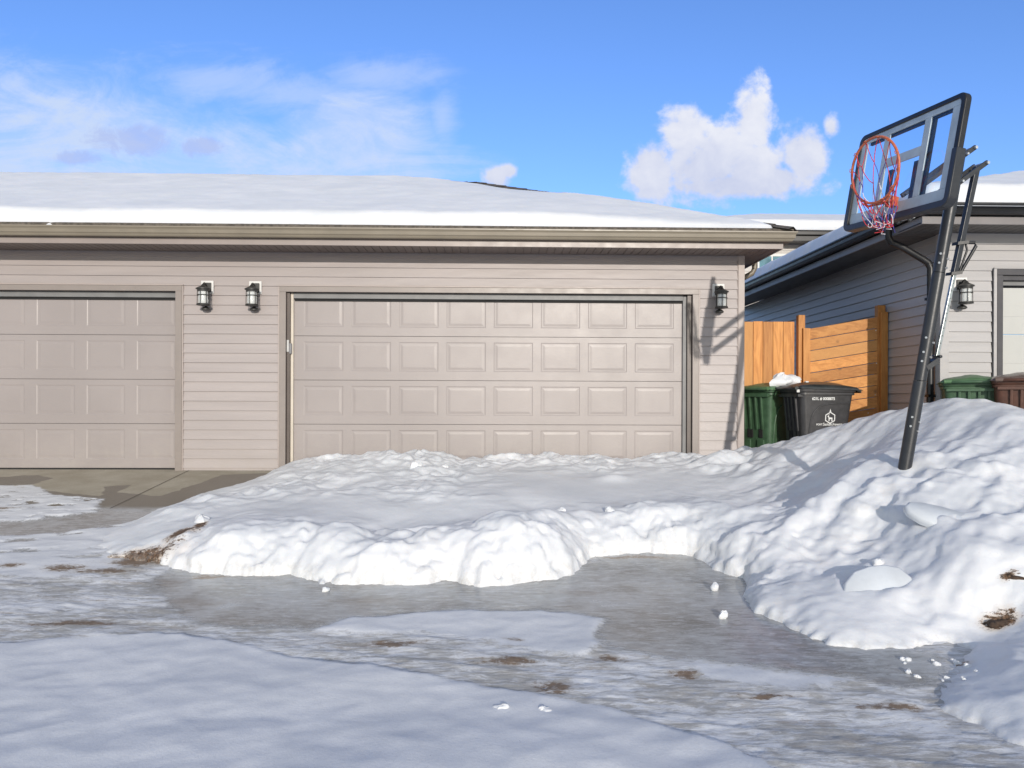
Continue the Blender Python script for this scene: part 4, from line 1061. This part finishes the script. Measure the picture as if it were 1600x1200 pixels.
# printed grey border and bars carried on the board
mb = MB()
def rect(s0, s1, t0, t1, w0=-.004, w1=.006): mb.obox(Bp((s0+s1)/2, (t0+t1)/2, (w0+w1)/2), r_*(s1-s0)/2, u_*(t1-t0)/2, n_*(w1-w0)/2)
hx, hy = W_/2-.037, H_/2-.037
rect(-hx, hx, .305, hy); rect(-hx, hx, -hy, -.262)
rect(-hx, -.462, -.2615, .3045); rect(.462, hx, -.2615, .3045)
rect(-.255, -.190, -.2615, .3045); rect(.190, .255, -.2615, .3045)
rect(-.1895, .1895, .045, .115)
mb.build('board_print', M['panelgrey'], hp, bevel=.002)
mb = MB()   # dark steel backing behind the bars
def rb(s0, s1, t0, t1): mb.obox(Bp((s0+s1)/2, (t0+t1)/2, -.021), r_*(s1-s0)/2, u_*(t1-t0)/2, n_*.010)
rb(-.275, -.235, -.30, .31); rb(.235, .275, -.30, .31); rb(-.234, .234, .085, .12); rb(-.46, -.276, .29, .315); rb(.276, .46, .29, .315); rb(-.234, .234, .29, .315)
rb(-.16, -.12, -.30, .02); rb(.12, .16, -.30, .02)
mb.build('back_bracing', M['blackframe'], hp)
mb = MB(); mb.obox(Cb+n_*.000, r_*hx, u_*hy, n_*.0025); mb.build('acrylic_pane', M['acrylic'], hp)
# rim and net
rr_ = V((.26, -.965, 0)).normalized(); m_dir = V((-.10, 0, 1)).normalized(); m_dir = (m_dir-rr_*m_dir.dot(rr_)).normalized()
RC = V((2.835, -3.560, 2.575)); RR = .238
att = Bp(0, -.262, .0)
mb = MB()
mb.tube([RC+(rr_*math.cos(2*PI*k/64)+m_dir*math.sin(2*PI*k/64))*RR for k in range(64)], .0095, 12, closed=True)
nrm = rr_.cross(m_dir).normalized()
for k in range(12):
    a = 2*PI*(k+.5)/12; c0 = RC+(rr_*math.cos(a)+m_dir*math.sin(a))*RR
    dn_ = -nrm if nrm.z > 0 else nrm
    tg = (-rr_*math.sin(a)+m_dir*math.cos(a))
    mb.tube([c0-tg*.014, c0-tg*.010+dn_*.022, c0+tg*.010+dn_*.022, c0+tg*.014], .0032, 6)
mb.build('rim', M['rim'], hp, smooth=60)
mb = MB(); low = RC-m_dir*RR
mb.obox((att+n_*.03), r_*.04, u_*.035, n_*.025)
for s in (-.04, .04):
    mb.tube([att+n_*.05+rr_*s, low-m_dir*.01+rr_*s*2.2, low+rr_*s*3.3+m_dir*.02], .009, 8)
mb.bar(att+n_*.04, low, .045, .010, rr_)
mb.build('rim_bracket', M['rim'], hp, bevel=.003)
rn = random.Random(12)
G0 = low+V((.05, -.01, -.17))
att_pts = [RC+(rr_*math.cos(2*PI*(k+.5)/12)+m_dir*math.sin(2*PI*(k+.5)/12))*RR for k in range(12)]
lev = 5; nodes = []
for j in range(lev+1):
    row = []
    for k in range(12):
        a = 2*PI*(k+.5+.5*(j % 2))/12
        base = RC+(rr_*math.cos(a)+m_dir*math.sin(a))*RR
        f = j/lev
        tgt = G0+V((.055*math.cos(a)*.8, .055*math.sin(a), .02*math.sin(3*a)))
        high = max(0., math.sin(a))
        p = base.lerp(tgt, f**(1.0))
        # gravity: strings from the top fall straight first, then gather
        p = p+V((0, 0, -.10*math.sin(PI*f)*(1-.3*high)))
        p = p+V((rn.uniform(-1, 1), rn.uniform(-1, 1), rn.uniform(-1, 1)))*.016*min(1, j)
        row.append(p)
    nodes.append(row)
cols = [MB(), MB(), MB()]
for j in range(lev):
    for k in range(12):
        for q in ((0, 1) if True else ()):
            kk = (k+(q if j % 2 else -q)) % 12
            a, b = nodes[j][k], nodes[j+1][kk]
            mid = (a+b)/2+V((rn.uniform(-1, 1), rn.uniform(-1, 1), rn.uniform(-1.4, .4)))*.012
            ci = (k+j*2+q) % 5; ci = 0 if (ci in (0, 3) or j < 1) else (1 if ci in (1,) or (j < 2) else 2)
            cols[ci].tube([a, a.lerp(mid, .5)+(mid-(a+b)/2)*.4, mid, b.lerp(mid, .5)+(mid-(a+b)/2)*.4, b], .0030, 6)
for k in range(12):   # loose tails
    a = nodes[lev][k]; cols[k % 3].tube([a, a+V((rn.uniform(-.02, .02), rn.uniform(-.02, .02), -.03)), a+V((rn.uniform(-.04, .04), rn.uniform(-.03, .03), rn.uniform(-.05, -.02)))], .003, 6)
nt_ = empty_child('net', hp)
for c_, m2, nm in zip(cols, ('netred', 'netblue', 'netwhite'), ('red_cord', 'blue_cord', 'white_cord')): c_.build(nm, M[m2], nt_, smooth=60)
# lift arms, extension and strut
ad = V((-.80, -.03, -.58)).normalized(); PU = onp(.03); PL = onp(.235)
mb = MB()
for q in (-1, 1):
    off = r_*.062*q
    mb.bar(PU-ad*.10+off, PU+ad*.50+off, .034, .022, u_)
mb.each('upper_arm', M['pole'], hp, bevel=.003)
mb = MB()
for q in (-1, 1):
    off = r_*.062*q
    mb.bar(PL-ad*.26+off, PL+ad*.50+off, .034, .022, u_)
mb.each('lower_arm', M['pole'], hp, bevel=.003)
mb = MB()
for P_ in (PU, PL):
    for dd_ in (0, .47): mb.tube([P_+ad*dd_-r_*.095, P_+ad*dd_+r_*.095], .009, 8)
for P_, e in ((PU, -.085), (PL, -.245)): mb.tube([P_+ad*e-r_*.085, P_+ad*e+r_*.09], .012, 8)
mb.each('pivot_bolt', M['bolt'], hp)
E1 = PL-ad*.215; bk = onp(1.56)+V((.085, -.02, 0))
m1 = E1.lerp(bk, .40); m2 = E1.lerp(bk, .56)
mb = MB(); mb.bar(E1, m2, .040, .040, r_); mb.build('lift_tube', M['pole'], hp, bevel=.003)
mb = MB(); mb.bar(m2+(bk-m2).normalized()*.001, bk, .026, .026, r_); mb.build('height_rod', M['zinc'], hp, bevel=.002)
mb = MB(); sv = (bk-E1).normalized()
for k in range(9): p = m2.lerp(bk, .12+.09*k)-r_*0; mb.tube([p+r_*.0125, p+r_*.0145], .004, 6)
mb.each('rod_hole', M['rubber'], hp)
mb = MB(); ux = V((1, -.1, .1)).normalized()
for p in (m1, m2): mb.obox(p, r_*.032, ux*.040, sv*.012)
mb.tube([m1+ux*.035, m1+ux*.105+sv*.005, m1+ux*.120+sv*.035, m2+ux*.05-sv*.01, m2+ux*.035], .0125, 10)
mb.tube([m1+ux*.035, m1+ux*.06+sv*.06, m2+ux*.035], .008, 8)
mb.build('lift_handle', M['blackframe'], hp, smooth=50)
mb = MB(); mb.obox(onp(1.60)+V((.045, -.015, -.02)), V((.045, 0, .03)), r_*.03, V((-.01, 0, .018)))
mb.tube([bk-r_*.045, bk+r_*.05], .012, 8)
mb.build('pole_bracket', M['pole'], hp, bevel=.003)

# ------------------------------------------------------------------ house behind
hb = empty('distant_house', (9.5, 14, 0), 'two-storey pale house with snowy roof seen between the two garages', 'house')
mb = MB(); siding_run(mb, 6.2, 15, 0, 5.62, 14, top=5.6, c=.16, lip=.016); mb.build('wall', M['houselight'], hb, fix=False)
mb = MB(); mb.box(6.0, 6.2, 14.0, 20, 0, 5.6); mb.build('side_wall', M['houselight'], hb)
mb = MB(); mb.box(8.05, 8.95, 13.955, 13.975, 3.75, 5.25); mb.build('window', M['window'], hb)
mb = MB()
for a, b, c_, d_ in ((8.0, 9.0, 5.25, 5.33), (8.0, 9.0, 3.67, 3.75), (8.0, 8.05, 3.75, 5.25), (8.95, 9.03, 3.75, 5.25), (8.42, 8.46, 3.75, 5.25)): mb.box(a, b, 13.94, 13.98, c_, d_)
mb.build('window_frame', M['white'], hb)
mb = MB(); mb.box(5.7, 11.2, 13.4, 13.5, 5.62, 5.78); mb.box(5.6, 11.3, 13.28, 13.39, 5.78, 5.92); mb.build('gutter', M['blackmetal'], hb)
mb = MB(); mb.box(5.7, 15.4, 13.5, 14, 5.62, 5.64); mb.build('soffit', M['soffit_n'], hb)
roof_mesh(hb, 5.6, 13.3, 17.0, 20.0, 5.93, .30, -1)
Rh = lambda x, y: 5.95+.30*np.minimum(np.minimum(y-13.3, 20-y), x-5.6)
Dh = lambda x, y: np.minimum(np.minimum(y-13.36, 20-y), x-5.7)
roof_snow('roof_snow', 'pale smooth snow on the roof of the distant house', 5.5, 16.5, 13.2, 20, Rh, Dh, .26, .09, 5)
pg = empty('porch_gable', (11.5, 12.4, 0), 'small dark-edged gable roof in front of the distant house', 'porch roof')
mb = MB()
pts = [(9.55, 5.42), (10.1, 5.75), (11.4, 6.45), (13.0, 5.5)]
def rake(y0, y1, dz0, dz1, nm, mt):
    mb = MB()
    for (a, b), (c_, d_) in zip(pts[:-1], pts[1:]):
        mb.add([(a, y0, b+dz0), (c_, y0, d_+dz0), (c_, y0, d_+dz1), (a, y0, b+dz1), (a, y1, b+dz0), (c_, y1, d_+dz0), (c_, y1, d_+dz1), (a, y1, b+dz1)], [(0,1,2,3),(7,6,5,4),(0,4,5,1),(1,5,6,2),(2,6,7,3),(3,7,4,0)])
    mb.build(nm, mt, pg)
rake(12.3, 12.5, -.14, .0, 'rake_board', M['blackmetal']); rake(12.25, 16, .001, .05, 'roof', simple('brown_shingle', (.13, .10, .085), .9, .4, 20, .8, 150))
mb = MB(); mb.box(10.2, 12.7, 12.6, 15, 3.0, 5.4); mb.build('wall', M['houselight'], pg)

# ------------------------------------------------------------------ world, sun, camera
SUN = V((.126, -1, .218)).normalized()
el = math.asin(SUN.z); az = math.atan2(SUN.x, SUN.y)
w = bpy.data.worlds.new('World'); SC.world = w; w.use_nodes = True
t = NT(w.node_tree); t.n.clear()
out = t.n.new('ShaderNodeOutputWorld'); bg = t.n.new('ShaderNodeBackground')
sky = t.n.new('ShaderNodeTexSky'); sky.sky_type = 'NISHITA'; sky.sun_disc = False
sky.sun_elevation = el; sky.sun_rotation = az % (2*PI); sky.altitude = 650; sky.air_density = 1.; sky.dust_density = .3; sky.ozone_density = 1.5
tc = t.n.new('ShaderNodeTexCoord').outputs['Generated']
sp = t.n.new('ShaderNodeSeparateXYZ'); t.l.new(tc, sp.inputs[0])
ys = t.m('MAXIMUM', sp.outputs[1], .02)
u = t.m('DIVIDE', sp.outputs[0], ys); v = t.m('DIVIDE', sp.outputs[2], ys)
cv = t.n.new('ShaderNodeCombineXYZ'); t.inp(cv.inputs[0], u); t.inp(cv.inputs[1], v)
uv = cv.outputs[0]
def blob(px_, py_, rx, ry): return ((px_-772)/1200, (625-py_)/1200, rx/1200, ry/1200)
def dens(blobs):
    r = None
    for (a, b, rx, ry) in blobs:
        x2 = t.m('POWER', t.m('ABSOLUTE', t.m('DIVIDE', t.m('SUBTRACT', u, a), rx)), 2.)
        y2 = t.m('POWER', t.m('ABSOLUTE', t.m('DIVIDE', t.m('SUBTRACT', v, b), ry)), 2.)
        k = t.m('SUBTRACT', 1., t.m('SQRT', t.m('ADD', x2, y2)))
        r = k if r is None else t.m('MAXIMUM', r, k)
    return r
cum = dens([blob(1105, 255, 85, 62), blob(1178, 180, 34, 62), blob(1070, 205, 44, 52), blob(1020, 265, 42, 55), blob(1175, 260, 60, 50), blob(1258, 235, 46, 58), blob(1302, 192, 15, 22), blob(774, 276, 24, 18), blob(792, 268, 18, 13), blob(1150, 285, 140, 26), blob(1125, 235, 70, 48), blob(1215, 275, 50, 30)])
nz = t.noise(uv, 16, 8, .6, .3); nz2 = t.noise(uv, 60, 6, .6)
cd = t.ramp(t.m('ADD', cum, t.m('ADD', t.m('MULTIPLY_ADD', nz, 1.9, -.78), t.m('MULTIPLY_ADD', nz2, .8, -.40))), .0, .66)
big = dens([blob(20, 250, 400, 150), blob(250, 270, 340, 95), blob(560, 215, 150, 90), blob(480, 265, 300, 60), blob(-200, 240, 350, 200)])
str1 = t.m('MULTIPLY_ADD', t.noise(t.mapping(uv, (1, 2.4, 1), (0, 0, .5)), 4.5, 9, .66, 1.3), .7, t.m('MULTIPLY', t.noise(t.mapping(uv, (1, 1.6, 1), (0, 0, -.7)), 9, 9, .7, 1.8), .32))
wd = t.m('MULTIPLY', t.ramp(t.m('ADD', big, t.m('MULTIPLY_ADD', str1, .9, -.40)), -.05, .62), t.m('MULTIPLY_ADD', t.ramp(str1, .38, .62), .5, .42))
arc = dens([blob(690, 190, 40, 70), blob(640, 215, 90, 26), blob(590, 120, 160, 50), blob(330, 130, 260, 60), blob(450, 150, 200, 60)])
ad_ = t.m('MULTIPLY', t.ramp(t.m('ADD', arc, t.m('MULTIPLY_ADD', str1, 2.4, -1.3)), .0, .9), .5)
soft = t.m('MAXIMUM', wd, ad_)
grey = t.m('MULTIPLY', t.ramp(t.m('ADD', dens([blob(215, 225, 85, 34), blob(120, 255, 60, 18), blob(320, 235, 50, 20)]), t.m('MULTIPLY_ADD', t.noise(uv, 22, 8, .7, .6), 2.2, -1.2)), .05, .5), .55)
front = t.ramp(sp.outputs[1], .05, .25)
SKYS = .135
# saturate the clear blue ahead; unseen warm-white veil added behind camera as neutral fill
skyc = t.mix(front, t.mix(.40, sky.outputs[0], (5.0, 4.9, 4.8)), t.mix(1., sky.outputs[0], (.70, .93, 1.45), 'MULTIPLY'))
cl = t.mix(t.ramp(t.m('ADD', t.m('MULTIPLY', nz, .5), t.m('MULTIPLY', v, 1.4)), .45, .95), (3.1, 3.45, 4.7), (5.1, 5.2, 5.6))
c1 = t.mix(t.m('MULTIPLY', soft, front), skyc, (3.5, 4.15, 5.4))
c1 = t.mix(t.m('MULTIPLY', grey, front), c1, (2.35, 2.85, 4.9))
c1 = t.mix(t.m('MULTIPLY', cd, front), c1, cl)
t.l.new(c1, bg.inputs[0]); bg.inputs[1].default_value = SKYS
t.l.new(bg.outputs[0], out.inputs[0])
sl_ = bpy.data.lights.new('sun', 'SUN'); sl_.energy = 2.45; sl_.angle = math.radians(.6); sl_.color = (1., .93, .84)
so_ = bpy.data.objects.new('sun', sl_); COL.objects.link(so_); so_.rotation_euler = SUN.to_track_quat('Z', 'Y').to_euler(); so_.location = (3, -20, 12)

cam = bpy.data.cameras.new('camera'); co = bpy.data.objects.new('camera', cam); COL.objects.link(co)
cam.sensor_width = 36; cam.lens = 27; cam.shift_y = 25/1600; cam.clip_start = .05; cam.clip_end = 2000
psi = math.atan(28/1200)
co.location = (0, -1200/130, .85)
co.rotation_euler = (Matrix.Rotation(-psi, 4, 'Z') @ Matrix.Rotation(PI/2, 4, 'X') @ Matrix.Rotation(.0035, 4, 'Z')).to_euler()
SC.camera = co
SC.view_settings.view_transform = 'Standard'; SC.view_settings.look = 'None'; SC.view_settings.gamma = 1
SC.view_settings.exposure = .36
SC.render.resolution_x = 1024; SC.render.resolution_y = 768
SC.render.engine = 'CYCLES'
